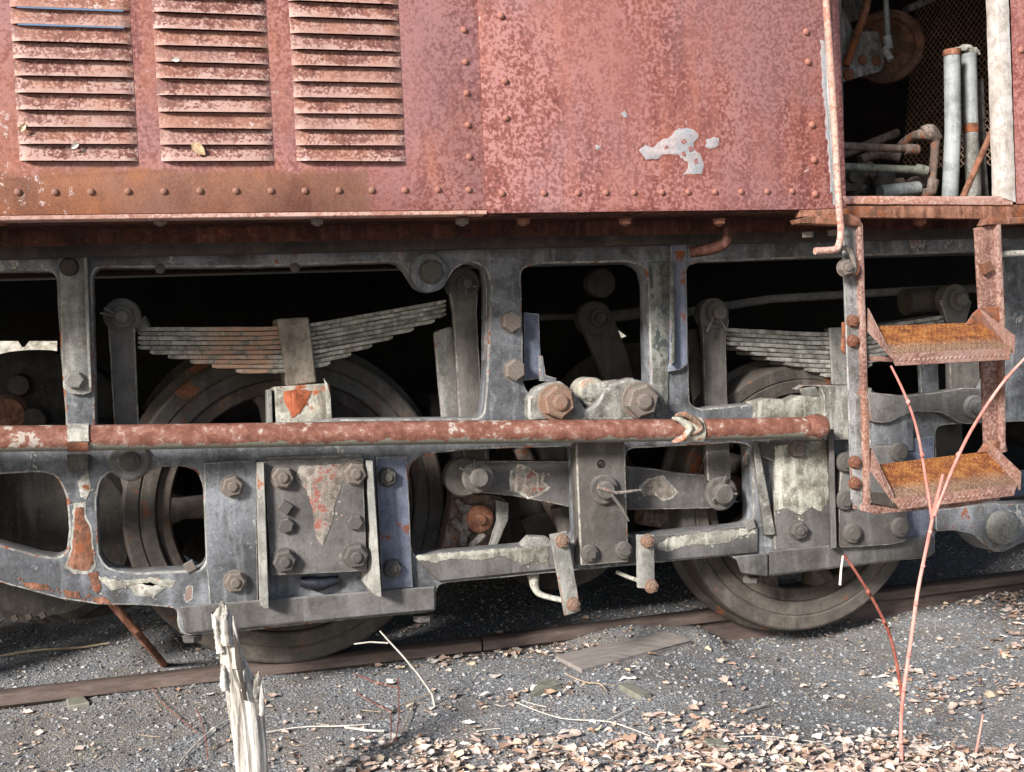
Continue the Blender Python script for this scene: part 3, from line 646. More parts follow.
# lower member ledge catching the light, between the pedestals
ld = hexa('lower_ledge', [at(414, 557, YF-.012), at(575, 544, YF-.012), at(575, 568, YF-.012), at(438, 582, YF-.012), at(414, 554, YF+.09), at(575, 541, YF+.09), at(575, 566, YF+.08), at(438, 580, YF+.08)], 'frame_low', BG, .005)
hexa('lower_ledge', [at(630, 537, YF-.012), at(758, 526, YF-.012), at(758, 553, YF-.012), at(630, 564, YF-.012), at(630, 533, YF+.09), at(758, 522, YF+.09), at(758, 550, YF+.08), at(630, 560, YF+.08)], 'frame_low', BG, .005)

patch([(416, 556), (470, 551), (548, 546), (549, 568), (538, 560), (524, 565), (505, 556), (480, 560), (450, 559), (438, 563), (418, 560)], YF-.012, ld, 'cream', None, rough=.003)  # cream paint chips; the strip also paints in the lit top edge
patch([(655, 548), (668, 538), (700, 533), (752, 528), (756, 533), (740, 536), (728, 543), (712, 545), (690, 545), (668, 552)], YF-.012, ld, 'cream', None, rough=.003)  # same for the right ledge: chips plus painted light along the top edge
# pedestal plates, right
r1 = plate('pedestal_plate', [(757, 441), (830, 433), (836, 546), (826, 548), (775, 550), (774, 462), (757, 455)], YF-.022, .024, 'cover', BG, amp=.001)
patch([(775, 446), (826, 440), (829, 498), (822, 512), (812, 507), (800, 515), (786, 508), (775, 511)], YF-.022, r1, 'cream', None, rough=.0022); r1['label'] = 'pedestal plate with peeling cream paint'
bolt(796, 448, YF-.022, 9, r1, 'nut'); bolt(797, 530, YF-.022, 9, r1, 'nut', 'bolt_dark')
hexa('pedestal_flange', [at(829, 429, YF-.075), at(834, 429, YF-.08), at(837, 548, YF-.08), at(831, 549, YF-.075), at(827, 432, YF-.01), at(832, 432, YF-.01), at(835, 545, YF-.01), at(829, 547, YF-.01)], 'cover', BG)
r2 = plate('journal_cover', [(842, 458), (858, 447), (893, 446), (904, 455), (908, 541), (890, 545), (839, 548), (839, 500)], YF-.060, .040, 'cover', BG, rnd=.02)
for x, y_ in ((844, 462), (843, 500), (898, 452), (851, 533), (899, 527)): bolt(x, y_, YF-.060, 10, r2, 'round', 'bolt_dark')
plate('pedestal_plate', [(905, 440), (934, 436), (935, 553), (907, 555)], YF-.016, .016, 'blue', BG)
plate('pedestal_plate', [(870, 408), (912, 405), (914, 450), (870, 452)], YF-.03, .03, 'frame', BG)
hexa('tie_bar', [at(768, 551, YF-.03), at(933, 535, YF-.03), at(933, 556, YF-.03), at(768, 576, YF-.03), at(768, 551, YF+.10), at(933, 535, YF+.10), at(933, 556, YF+.10), at(768, 576, YF+.10)], 'frame_low', BG, .005)
ft = hexa('tie_foot', [at(735, 556, YF-.04), at(768, 553, YF-.04), at(768, 577, YF-.04), at(741, 573, YF-.04), at(735, 556, YF+.08), at(768, 553, YF+.08), at(768, 577, YF+.08), at(741, 573, YF+.08)], 'frame_low', BG, .005)
bolt(751, 577, YF+.02, 8, BG, 'head', 'bolt_dark', 'bolt', True)
bolt(748, 524, YF-.0, 7, fr, 'square', 'flange')
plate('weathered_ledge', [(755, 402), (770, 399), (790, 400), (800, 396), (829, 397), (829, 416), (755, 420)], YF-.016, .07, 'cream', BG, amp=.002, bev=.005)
hexa('column_brace', [at(752, 441, YF-.05), at(758, 441, YF-.05), at(776, 535, YF-.03), at(765, 535, YF-.03), at(751, 443, YF), at(757, 443, YF), at(774, 535, YF), at(763, 535, YF)], 'peel', BG)
# right-hand arms of the frame
a1 = plate('brake_arm', [(870, 392), (906, 396), (940, 392), (962, 388), (985, 388), (986, 410), (975, 424), (962, 424), (940, 412), (912, 412), (888, 423), (870, 422)], YF-.05, .05, 'frame_low', BG, rnd=.02)
hpin(973, 407, YF-.052, 12, BG, 'frame_low')
a2 = plate('brake_arm', [(936, 510), (1000, 503), (1018, 514), (1020, 535), (1010, 548), (990, 550), (974, 534), (952, 530), (936, 532)], YF-.05, .05, 'frame', BG, rnd=.02)
bolt(1000, 527, YF-.052, 17, a2, 'round', 'flange', 'pin')

# springs
def leaf_spring(n, top, bands, lim, y, w_, label, bandq, m='spring', bm_='flange'):
    """top(x,i): pixel line of leaf i; lim(i): (x0,x1)"""
    sp = thing('x', (0, 0, 0), '', '') ; bpy.data.objects.remove(sp)
    root = bpy.data.objects.new('leaf_spring', None); link(root, BG, at(*bands, y)); root['label'] = label
    for i in range(n):
        x0, x1 = lim(i); vs, fs = [], []
        xs = [x0, x0+4] + [x0+4+(x1-x0-8)*t/10 for t in range(1, 10)] + [x1-4, x1]
        ja, jb = random.uniform(-.005, .004), random.uniform(-.004, .004)
        for k, x in enumerate(xs):
            ya, yb = top(x, i), top(x, i+1)
            th_ = (yb-ya); yb = ya+th_*(.84 if 0 < k < len(xs)-1 else .55)
            ya += random.uniform(-.25, .25); yb += random.uniform(-.25, .25)
            f1, f2 = y+ja, y+w_+jb
            A, B = at(x, ya, y), at(x, yb, y)
            vs += [(A.x, f1+.0012, A.z), (A.x, f1, A.z-.0016), (B.x, f1, B.z+.0016), (B.x, f1+.0012, B.z), (B.x, f2, B.z), (A.x, f2, A.z)]
        for k in range(len(xs)-1):
            for q in range(6): a = k*6+q; b = k*6+(q+1) % 6; fs.append((a, b, b+6, a+6))
        fs.append((5, 4, 3, 2, 1, 0)); L = len(vs); fs.append((L-6, L-5, L-4, L-3, L-2, L-1))
        mobj('leaf', vs, fs, m, root, ang=50)
    hexa('spring_band', bandq, bm_, root, .005)
    return root
YS = -.27
def topL(x, i):
    a, b = 327+4.7*i, 323+4.6*i
    if x < 280: return a
    if x > 314: return b-.177*(x-314)-.4*i*(x-314)/130*.6
    return a+(b-a)*(x-280)/34
def limL(i): return ((138 if i < 5 else (150, 168, 190, 212, 236)[i-5]), (446 if i < 4 else 330+(9-i)*21))
bq = [at(277, 319, YS-.022), at(309, 317, YS-.022), at(317, 383, YS-.022), at(288, 386, YS-.022), at(272, 320, YS+.13), at(304, 318, YS+.13), at(312, 384, YS+.13), at(282, 386, YS+.13)]
leaf_spring(10, topL, (297, 350), limL, YS, .115, 'leaf spring with rusty left half and raised right half', bq, 'spring', 'band')
st = hexa('spring_seat', [at(274, 387, YS-.07), at(330, 383, YS-.07), at(332, 424, YS-.07), at(276, 426, YS-.07), at(270, 387, YS+.12), at(326, 383, YS+.12), at(328, 424, YS+.12), at(272, 426, YS+.12)], 'seat', BG, .004)
patch([(284, 391), (300, 389), (312, 391), (309, 398), (306, 404), (300, 413), (292, 418), (288, 408), (284, 402)], YS-.07, st, 'red_flake', None, rough=.002)
hexa('seat_lip', [at(267, 390, YS-.075), at(272, 389, YS-.075), at(273, 424, YS-.075), at(268, 424, YS-.075), at(265, 390, YS+.1), at(270, 389, YS+.1), at(271, 424, YS+.1), at(266, 424, YS+.1)], 'flange', st)
plate('seat_lip', [(324, 378), (328, 384), (331, 396), (332, 420), (327, 420), (326, 390)], YS-.085, .012, 'strap', st)
def topR(x, i):
    a = 328+4.5*i+(x-728)*.05; b = 330+4.6*i
    if x < 830: return a
    if x > 850: return b-.16*(x-850)
    return a+(b-a)*(x-830)/20
def limR(i): return ((726 if i < 4 else (738, 752, 768, 786, 806, 822)[i-4]), (944 if i < 4 else 860+(9-i)*12))
bq = [at(829, 328, YS-.022), at(866, 326, YS-.022), at(868, 387, YS-.022), at(832, 385, YS-.022), at(824, 328, YS+.13), at(860, 326, YS+.13), at(862, 387, YS+.13), at(827, 385, YS+.13)]
leaf_spring(10, topR, (848, 350), limR, YS, .115, 'leaf spring behind the step ladder', bq, 'spring_grey')
st = hexa('spring_seat', [at(799, 388, YS-.05), at(848, 385, YS-.05), at(848, 440, YS-.05), at(824, 440, YS-.05), at(795, 388, YS+.12), at(846, 385, YS+.12), at(846, 440, YS+.12), at(820, 440, YS+.12)], 'peel', BG, .004)
plate('seat_plate', [(797, 390), (806, 386), (820, 387), (824, 396), (826, 440), (872, 440), (872, 388), (848, 386), (820, 385), (803, 385), (796, 389)], YF-.03, .03, 'peel', BG, amp=.001)

# hangers
def strapbar(name, px, y, th, m='dusty', rnd=.012): return plate(name, px, y, th, m, BG, rnd=rnd, bev=.004)
def eye(px, py, y, rpx, th, m='dusty'):
    p = at(px, py, y); r = rpx*(p-CAM).dot(fw)/FPX
    return lathe('hanger_eye', p, [(.0001, 0), (r*.9, 0), (r, .006), (r, th)], m, BG, 32)
strapbar('hanger', [(107, 318), (135, 318), (135, 340), (139, 428), (138, 452), (117, 452), (114, 428), (109, 340)], YS-.03, .03)
eye(122, 316, YS-.032, 18, .05); hpin(122, 317, YS-.034, 11, BG, 'dusty', [(-22, -4), (-18, -9)])
tube('hanger_sleeve', [at(138, 322, YS+.02), at(146, 330, YS+.02)], [.03, .02], 'dusty', BG, 12)
strapbar('hanger', [(449, 290), (478, 290), (477, 312), (484, 440), (488, 465), (466, 468), (461, 440), (453, 312)], YS-.03, .03)
eye(464, 284, YS-.034, 17, .05); hpin(465, 284, YS-.036, 9, BG, 'dusty', [(2, 12), (12, 3)])
strapbar('hanger', [(434, 332), (452, 326), (460, 420), (442, 422)], YS+.04, .02, 'flange')
strapbar('hanger', [(701, 318), (730, 318), (726, 338), (729, 440), (730, 490), (708, 492), (706, 440), (703, 338)], YS-.03, .03)
eye(715, 314, YS-.034, 16, .05); hpin(716, 313, YS-.036, 11, BG, 'dusty', [(-9, 19), (11, 17)])
strapbar('hanger', [(940, 300), (972, 300), (965, 330), (966, 400), (952, 402), (950, 330)], YS-.01, .03)
strapbar('hanger', [(950, 352), (979, 352), (981, 405), (951, 407)], YS-.04, .03, 'dusty', .02)
eye(957, 300, YS-.012, 16, .05); hpin(957, 300, YS-.014, 11, BG, 'dusty')
tube('hanger_boss', [at(905, 302, YS+.10), at(950, 298, YS+.10)], [.05, .045], 'dark', BG, 18)
strapbar('hanger', [(919, 350), (937, 348), (940, 398), (922, 400)], YS+.06, .02, 'frame')
# column liner next to hanger
plate('spring_guide', [(483, 268), (491, 276), (492, 404), (486, 420), (481, 418), (486, 400), (486, 290)], YF+.02, .06, 'frame', BG, bev=.002)

# brake rocker in the middle opening
strapbar('rocker_lever', [(580, 322), (612, 312), (626, 350), (634, 378), (633, 404), (612, 404), (606, 384), (592, 350)], -.02, .03, 'dark')
eye(596, 319, -.025, 18, .05, 'dark'); hpin(598, 318, -.028, 9, BG, 'dark'); eye(602, 283, .02, 15, .05, 'dark')
tube('brake_rod', [at(604, 318, 0), at(650, 311, 0)], .022, 'dark', BG)
tube('brake_rod', [at(688, 312, -.1), at(770, 299, -.1), at(925, 290, -.1), at(1100, 285, -.1)], .016, 'cover', BG)
tube('brake_rod', [at(518, 318, .1), at(590, 316, .1)], .012, 'dark', BG)
tube('inner_strut', [at(700, 410, -.05), at(690, 330, -.05)], .025, 'dark', BG)

# equaliser beams and centre plate
YE = -.33
e1 = plate('equaliser_beam', [(452, 470), (464, 460), (490, 461), (577, 461), (577, 509), (560, 505), (512, 496), (456, 491), (450, 484)], YE, .045, 'cover', BG, bev=.004)
patch([(513, 473), (520, 466), (529, 468), (537, 475), (542, 473), (541, 482), (547, 487), (538, 494), (529, 497), (520, 491), (513, 490)], YE, e1, 'pale_rust')
lathe('beam_boss', at(465, 478, YE-.005), [(.0001, 0), (.055, 0), (.062, .008), (.062, .06)], 'dusty', e1, 28)
hpin(477, 477, YE-.055, 16, BG, 'dusty', [(-17, -9), (-3, -17)])
e2 = plate('equaliser_beam', [(624, 466), (655, 469), (680, 473), (722, 476), (734, 484), (732, 500), (722, 508), (690, 509), (624, 510)], YE, .045, 'cover', BG, bev=.004)
patch([(642, 487), (650, 480), (662, 477), (668, 484), (676, 492), (671, 497), (662, 500), (655, 493), (646, 496)], YE, e2, 'pale_rust')
hpin(720, 493, YE-.06, 17, BG, 'dusty', [(17, 1), (6, -17), (-8, 8)])
strapbar('hanger', [(706, 440), (729, 440), (731, 480), (708, 482)], YE-.04, .03)
cp = plate('centre_plate', [(576, 444), (580, 441), (625, 441), (629, 562), (581, 566), (577, 480)], YF-.058, .060, 'dusty', BG, bev=.005, rnd=.006)
for x, y_ in ((589, 553), (623, 550)): bolt(x, y_, YF-.058, 9, cp, 'round', 'dusty')
p = at(601, 464, YF-.059); lathe('pin_hole', p, [(.0001, .001), (.009, .001), (.012, -.0015), (.014, .001)], 'black', cp, 16)
hpin(603, 489, YF-.060, 15, cp, 'dusty'); 
tube('cotter', [at(598, 487, YF-.10), at(616, 493, YF-.10), at(641, 490, YF-.10)], [.008, .006, .004], 'bolt', BG, 8)
tube('cotter', [at(612, 495, YF-.10), at(622, 508, YF-.10), at(629, 521, YF-.10)], [.006, .006, .003], 'dusty', BG, 8)
# dangling links
for q, bo, lab in (([(550, 535), (567, 531), (581, 611), (565, 616)], ((562, 541), (573, 604)), 'left dangling pale link'), ([(637, 535), (654, 535), (655, 590), (638, 588)], ((647, 541), (651, 586)), 'right dangling pale link')):
    l_ = plate('link', q, YF-.085, .012, 'flange', BG, bev=.002, rnd=.003); l_['label'] = lab
    for x, y_ in bo: bolt(x, y_, YF-.085, 6.5, l_, 'nut', 'orange_nut')
tube('link_rod', [at(533, 575, YF+.05), at(536, 590, YF+.03), at(545, 596, YF), at(572, 602, YF-.08)], [.02, .012, .009, .009], 'strap', BG, 10, smooth=4)
tube('link_rod', [at(617, 572, YF+.04), at(628, 577, YF), at(640, 581, YF-.08)], .007, 'strap', BG, 10)
tube('link_rod', [at(562, 541, YF-.0), at(562, 541, YF-.08)], .012, 'strap', BG, 10)
plate('brake_bracket', [(522, 546), (531, 537), (548, 538), (552, 545), (552, 552), (522, 553)], YF+.01, .05, 'flange', BG, amp=.002)
# brake shoe gear seen through the middle
plate('brake_shoe', [(452, 492), (500, 496), (509, 503), (508, 520), (498, 546), (486, 552), (440, 554), (447, 525)], -.16, .08, 'pipe_in', BG, amp=.002, bev=.006)
plate('brake_lever', [(496, 500), (509, 503), (508, 520), (497, 547), (490, 546), (497, 520)], -.20, .02, 'flange', BG, amp=.001)
bs = lathe('brake_pin', at(480, 519, -.20), [(.0001, -.02), (.016, -.02), (.018, -.008), (.035, -.006), (.046, 0), (.048, .03)], 'rust', BG, 24)
for a, b in (((455, 500), (466, 512)), ((452, 520), (468, 535)), ((468, 505), (462, 545)), ((484, 535), (470, 548))): tube('brake_wear_bar', [at(*a, -.18), at(*b, -.19)], .014, 'bolt', BG, 8, jit=.15)
tube('brake_lever', [at(560, 505, -.15), at(570, 540, -.15)], .035, 'dusty', BG, 14)
tube('brake_lever', [at(520, 447, .1), at(560, 520, .1)], .03, 'pipe_in', BG, 12)
plate('brake_beam_or_blocker', [(520, 520), (560, 510), (580, 540), (540, 560)], .1, .05, 'dark', BG)
tube('brake_lever', [at(640, 512, -.1), at(690, 520, -.1)], .045, 'pipe_in', BG, 14, jit=.08)

# brake pipe with clamps
YP = -.53
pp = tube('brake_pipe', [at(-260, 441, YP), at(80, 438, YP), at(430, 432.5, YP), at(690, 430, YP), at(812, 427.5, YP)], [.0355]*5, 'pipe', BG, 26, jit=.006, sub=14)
tube('pipe_collar', [at(806, 427.6, YP), at(812, 427.4, YP), at(820, 427, YP), at(824, 427, YP)], [.036, .043, .043, .036], 'pipe', pp, 24, jit=.02)
def clamp(x0, x1, a0, a1, r, m, py):
    vs, fs = [], []; N = 12
    for x in (x0, x1):
        c = at(x, py, YP)
        for rr in (r, r+.004):
            for k in range(N+1):
                a = a0+(a1-a0)*k/N; vs.append((c.x, c.y-math.cos(a)*rr, c.z+math.sin(a)*rr))
    n = N+1
    for k in range(N):
        fs += [(n+k, n+k+1, 3*n+k+1, 3*n+k), (k+1, k, 2*n+k, 2*n+k+1), (k, k+1, n+k+1, n+k), (2*n+k+1, 2*n+k, 3*n+k, 3*n+k+1)]
    fs += [(0, n, 3*n, 2*n), (N, 2*n+N, 3*n+N, n+N)]
    return mobj('pipe_clamp', vs, fs, m, pp)
clamp(69, 90, -.15, 1.7, .0365, 'strap', 438); clamp(68, 89, -1.1, -.22, .0365, 'rust', 438)
plate('pipe_clamp', [(67, 455), (88, 455), (88, 470), (68, 471)], YF-.03, .03, 'bolt_dark', BG)
clamp(682, 700, -1.0, 1.9, .038, 'seat', 430)
tube('wrap', [at(672, 418, YP-.036), at(680, 420, YP-.042), at(690, 428, YP-.044), at(684, 437, YP-.042), at(672, 442, YP-.036)], [.004, .01, .012, .01, .004], 'seat', pp, 8, jit=.25, smooth=3)
tube('wrap', [at(675, 416, YP-.03), at(684, 414, YP-.036), at(700, 424, YP-.042), at(698, 432, YP-.042), at(676, 438, YP-.04)], [.004, .01, .01, .008, .003], 'orange_nut', pp, 8, jit=.25, smooth=3)

# wheels
def wheel(cx, cz, label, y=-.07, r=.513, rot=.0):
    root = bpy.data.objects.new('wheel', None); link(root, BG, (cx, y, cz)); root['label'] = label
    c = (cx, y, cz)
    lathe('tyre', c, [(r-.105, .0), (r-.10, -.006), (r-.060, -.006), (r-.056, -.001), (r-.050, -.006), (r-.012, -.006), (r-.004, 0), (r, .012), (r+.004, .10), (r+.026, .112), (r+.028, .128), (r+.02, .14), (r-.09, .14), (r-.105, .13), (r-.105, 0)], 'tread', root, 96)
    lathe('wheel_rim', c, [(r-.15, .022), (r-.145, .014), (r-.107, .012), (r-.107, .11), (r-.15, .10), (r-.15, .022)], 'wheel', root, 80)
    lathe('hub', c, [(.0001, -.02), (.07, -.02), (.075, -.01), (.11, -.01), (.125, .01), (.125, .16), (.0001, .16)], 'wheel', root, 40)
    bm = bmesh.new()
    for k in range(9):
        a = rot+2*math.pi*k/9; d = Vector((math.cos(a), 0, math.sin(a))); s = Vector((-d.z, 0, d.x)); ring = []
        for t, wd, y0, y1 in ((.09, .060, .0, .15), (.2, .045, .018, .125), (r-.19, .046, .024, .11), (r-.15, .070, .018, .112), (r-.12, .09, .016, .112)):
            pts = []
            for u_, v_ in ((-1, .25), (-.7, 0), (.7, 0), (1, .25), (1, .75), (.7, 1), (-.7, 1), (-1, .75)): pts.append(bm.verts.new(d*t + s*wd*u_*.8 + Vector((0, y0+(y1-y0)*v_, 0))))
            ring.append(pts)
        for i in range(4):
            for q in range(8): bm.faces.new((ring[i][q], ring[i][(q+1) % 8], ring[i+1][(q+1) % 8], ring[i+1][q]))
    bmesh.ops.recalc_face_normals(bm, faces=bm.faces)
    me = bpy.data.meshes.new('spokes'); bm.to_mesh(me); bm.free(); me.materials.append(MT['wheel']); shade(me, 60)
    link(bpy.data.objects.new('spokes', me), root, c)
    tube('axle', [(cx, y+.05, cz), (cx, 1.5, cz+.06)], .09, 'dark', root, 20)
    return root
wheel(.272, .522, 'left spoked wheel standing on the rail', r=.524, rot=.30)
_w = at(803, 498, -.245); wheel(_w.x, _w.z, 'right spoked wheel off the rail, its rim on the gravel', y=-.245, r=.482, rot=.1)
wheel(-1.65, .53, 'wheel at the left edge of the picture'); wheel(4.02, .42, 'wheel beyond the right edge of the picture')
for cx, cz, lab in ((.241, .54, 0), (2.13, .44, 0), (-1.65, .54, 0)):
    lathe('far_wheel', (cx, 1.42, cz), [(.0001, 0), (.3, .02), (.42, .0), (.54, 0), (.54, .03), (.51, .035), (.505, .12), (.0001, .12)], 'dark', BG, 56)
lathe('gear_case', at(30, 455, .28), [(.0001, 0), (.25, 0), (.33, .02), (.355, .04), (.355, .3), (.0001, .3)], 'grime', BG, 48)
for x_, y_, r_ in ((8, 415, .07), (34, 420, .05), (20, 385, .04), (48, 440, .035)): lathe('housing_cover', at(x_, y_, .27), [(.0001, -.03), (r_*.8, -.03), (r_, 0), (r_, .02)], 'rust' if x_ < 10 else 'dark', BG, 20)
# journal boxes, traction motors, cross members: the dark mass behind
for cx, cz in ((.241, .513), (2.13, .40)):
    box('axle_box', (cx-.12, YF+.09, cz-.10), (cx+.12, YF+.14 if cx > 1 else -.12, cz+.12), 'dark', BG, .01)
for a, b_, z in ((-.72, -.05, .50), (.85, 1.7, .42)):
    lathe('traction_motor', ((a+b_)/2, .12, z), [(.0001, 0), (.25, 0), (.33, .03), (.34, .06), (.34, 1.1), (.30, 1.14), (.0001, 1.14)], 'grime', BG, 36)
lathe('gear_case', at(45, 535, .02), [(.0001, 0), (.26, 0), (.29, .02), (.29, .12), (.0001, .12)], 'grime', BG, 40)
for i in range(3): bolt(15+i*14, 618-i*1.5, .0, 4, BG, 'square', 'dark', 'lug')
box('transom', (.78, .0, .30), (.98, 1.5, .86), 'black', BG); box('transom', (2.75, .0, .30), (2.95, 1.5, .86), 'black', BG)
far = plate('far_frame_blocker', [(-1.9, .16), (4.6, .12), (4.6, 1.32), (-1.9, 1.32)], 1.60, .08, 'black', BG, holes=[], bev=.004, world=True, amp=0)
bpy.data.objects.remove(far)
def atl(l, y): return [(at(a, b, y).x, at(a, b, y).z) for a, b in l]
box('brake_beam_or_blocker', (1.2, 1.05, -.02), (3.6, 1.12, .18), 'black', BG)  # dark box added to hide the lit ground beneath the far frame
hA = atl([(-60, 341), (18, 341), (22, 347), (27, 341), (57, 341), (57, 354), (40, 358), (28, 363), (-60, 363)], 1.6)
hA2 = atl([(-3, 371), (8, 371), (12, 376), (4, 381), (-3, 381)], 1.6)
hB = atl([(612, 329), (620, 327), (625, 331), (632, 336), (622, 340), (614, 338)], 1.6)
plate('far_frame_blocker', [(-2.6, .16), (5.6, .12), (5.6, 1.385), (-2.6, 1.385)], 1.60, .08, 'black', BG, holes=[hA, hA2, hB], bev=.002, world=True, amp=0, hr=0)  # unseen far frame, made a solid dark wall to shut light out

# ================================================================== locomotive body
YB = -.80
LB = thing('locomotive_body', (1.2, .7, 1.40), 'faded red locomotive side with louvres, steps and open engine compartment', 'locomotive')
ZS = 1.400
xl = at(482, 100, YB).x
# louvred panel with real slots
Z0 = at(75, 161, YB).z; PITCH = (at(75, 8.5, YB).z-Z0)/9.0*.995
cols = []
for a, b_ in ((14, 134), (156, 270), (292, 402)): cols.append((at(a, 85, YB).x+.002, at(b_, 85, YB).x))
slots = []
for (a, b_) in cols:
    for i in range(13):
        z = Z0+i*PITCH; slots.append([(a+.016, z-.0012), (b_-.016, z-.0012), (b_-.010, z+.017), (a+.010, z+.017)])
xe = at(487, 200, YB).x
lp = plate('louvred_panel', [(-1.9, ZS+.004), (xe, ZS+.004), (xe+.004, 2.15), (-1.9, 2.15)], YB, .005, 'red_left', LB, holes=slots, bev=.0008, world=True, amp=0)
# brown band below the louvres is the backing strip
def louvre_mesh(W, seed):
    r = random.Random(seed); N = 22; H = .036; rows = [0, .18, .45, .8, 1.0]; vs, fs = [], []
    for i in range(N+1):
        u = i/N; e = min(u, 1-u)*W/.030; e = min(1, e); e = math.sin(e*math.pi/2)**.8
        for t in rows:
            d = .015*e*(t**1.3); dip = r.uniform(-.0006, .0006)*e
            vs.append(((u-.5)*W, -d-.0006+dip, H*(1-t)-(.0015*e if t == 1 else 0)))
    n = len(rows)
    for i in range(N):
        for k in range(n-1): fs.append((i*n+k, i*n+k+1, (i+1)*n+k+1, (i+1)*n+k))
    L = len(vs); vs2 = [(x, y+.0018, z) for x, y, z in vs]; vs += vs2
    fs += [tuple(L+q for q in f[::-1]) for f in fs[:]]
    for i in range(N): fs.append((i*n+n-1, L+i*n+n-1, L+(i+1)*n+n-1, (i+1)*n+n-1))
    me = bpy.data.meshes.new('louvre'); me.from_pydata(vs, [], fs); me.materials.append(MT['louvre']); shade(me, 50); return me
for ci, (a, b_) in enumerate(cols):
    ms = [louvre_mesh(b_-a, ci*3+q) for q in range(3)]
    for i in range(13):
        o = bpy.data.objects.new('louvre', ms[i % 3]); link(o, lp, ((a+b_)/2, YB-.0002, Z0+i*PITCH))
        o.rotation_euler.y = random.uniform(-.004, .004)
pz = at(75, 192, YB).z
for px in (-56, -19, 18, 55, 91, 128, 164, 200, 236, 271, 305, 339, 372, 405, 438, 469):
    o = bpy.data.objects.new('rivet', bolt_mesh('rivet', 'rivet_low' if px < 380 else 'rivet')); link(o, lp, (at(px, 192, YB).x, YB, pz+random.uniform(-.001, .001))); o.scale = (.0092, .0085, .0092)
for y_ in (30, 62, 93, 125, 157): bolt(463+y_*.04, y_, YB, 3.4, lp, 'rivet', 'rivet', 'rivet')
# right panel, lapped over
xr = at(845, 200, YB).x
rp = plate('side_panel', [(xe-.004, ZS-.007), (at(806, 207, YB).x, ZS-.007), (xr, ZS-.003), (xr-.008, 2.15), (xe-.002, 2.15)], YB-.007, .006, 'red_right', LB, bev=.0015, world=True, amp=.0004)
pz = at(600, 193, YB).z
for px in (502, 544, 578, 606, 634, 662, 688, 715, 741, 767, 792): 
    p = at(px, 193, YB-.007); o = bpy.data.objects.new('rivet', bolt_mesh('rivet', 'rivet')); link(o, rp, (p.x, p.y, pz)); o.scale = (.0094, .0086, .0094)
for x, y_ in ((501, 16), (505, 81), (506, 118), (806, 32), (808, 62), (812, 125), (814, 160), (815, 194)): bolt(x, y_, YB-.007, 3.6, rp, 'rivet', 'rivet', 'rivet')
pt = [[(639, 150), (645, 144), (651, 148), (655, 146), (661, 140), (670, 137), (677, 129), (690, 128), (698, 133), (699, 138), (694, 142), (694, 150), (700, 153), (704, 165), (702, 174), (684, 175), (688, 168), (688, 162), (681, 158), (678, 155), (671, 155), (664, 154), (660, 158), (650, 159), (646, 159)],
      [(706, 140), (714, 137), (719, 138), (718, 146), (710, 149), (706, 148)], [(621, 113), (625, 111), (628, 117), (624, 118)], [(596, 145), (601, 146), (600, 149), (597, 149)]]
for q in pt: plate('bare_patch', q, YB-.0082, .0012, 'primer', rp, bev=.0003, amp=.0022, step=.006)
for q in ([(681, 141), (685, 139), (687, 142), (683, 144)], [(688, 148), (692, 146), (694, 150), (690, 152)], [(664, 147), (667, 145), (669, 148), (665, 149)], [(681, 152), (685, 151), (686, 156), (682, 156)], [(694, 160), (697, 158), (698, 163), (695, 164)]):
    plate('paint_island', q, YB-.0095, .0014, 'red_right', rp, bev=.0003, amp=.0016, step=.005)
for q in pt[:2]:
    cx = sum(p[0] for p in q)/len(q); cy = sum(p[1] for p in q)/len(q)
    plate('rust_fringe', [(a+(2.2 if a > cx else -2.2), b_+(1.8 if b_ > cy else -1.4)) for a, b_ in q], YB-.0074, .0006, 'fringe', rp, bev=.0001, amp=.003, step=.006)
# grey worn paint at the right edge of the panel
plate('bare_patch', [(820, 40), (826, 42), (829, 90), (834, 150), (836, 190), (831, 192), (828, 150), (823, 90)], YB-.0085, .0015, 'primer', rp, bev=.0003, amp=.004, step=.012)

# sill under the side
box('sill_lip', (-1.9, YB-.012, ZS-.010), (at(486, 213, YB).x, YB+.05, ZS+.001), 'trim', LB, .0015)
box('sill_lip', (at(488, 213, YB).x, YB+.004, ZS-.012), (at(806, 207, YB).x, YB+.05, ZS+.004), 'sill', LB, .0015)
box('sill_web', (-2.6, YB+.20, ZS-.055), (5.6, YB+.215, ZS-.0105), 'sill', LB, .002)
box('underfloor', (-2.6, YB+.0, ZS-.004), (5.6, 2.25, ZS+.0035), 'sill', LB, .0)
box('frame_beam', (-2.6, YF-.08, ZS-.075), (5.6, YF+.25, ZS-.006), 'dark', LB, .004)
for px in (1, 160, 317, 462, 523, 625, 719, 920):
    o = bolt(px, 219, YB+.045, 6.5, LB, 'nut', 'bolt' if px in (160, 317, 462) else 'rust', 'bolt', True)
bolt(808, 232, YB+.03, 7, LB, 'square', 'bolt', 'bolt', True); bolt(834, 230, YB+.03, 7, LB, 'square', 'bolt', 'bolt', True)
tube('hose_stub', [at(728, 228, YB+.1), at(727, 240, YB+.1), at(715, 248, YB+.12), at(690, 252, YB+.16)], .018, 'sill', LB, 14, smooth=4)

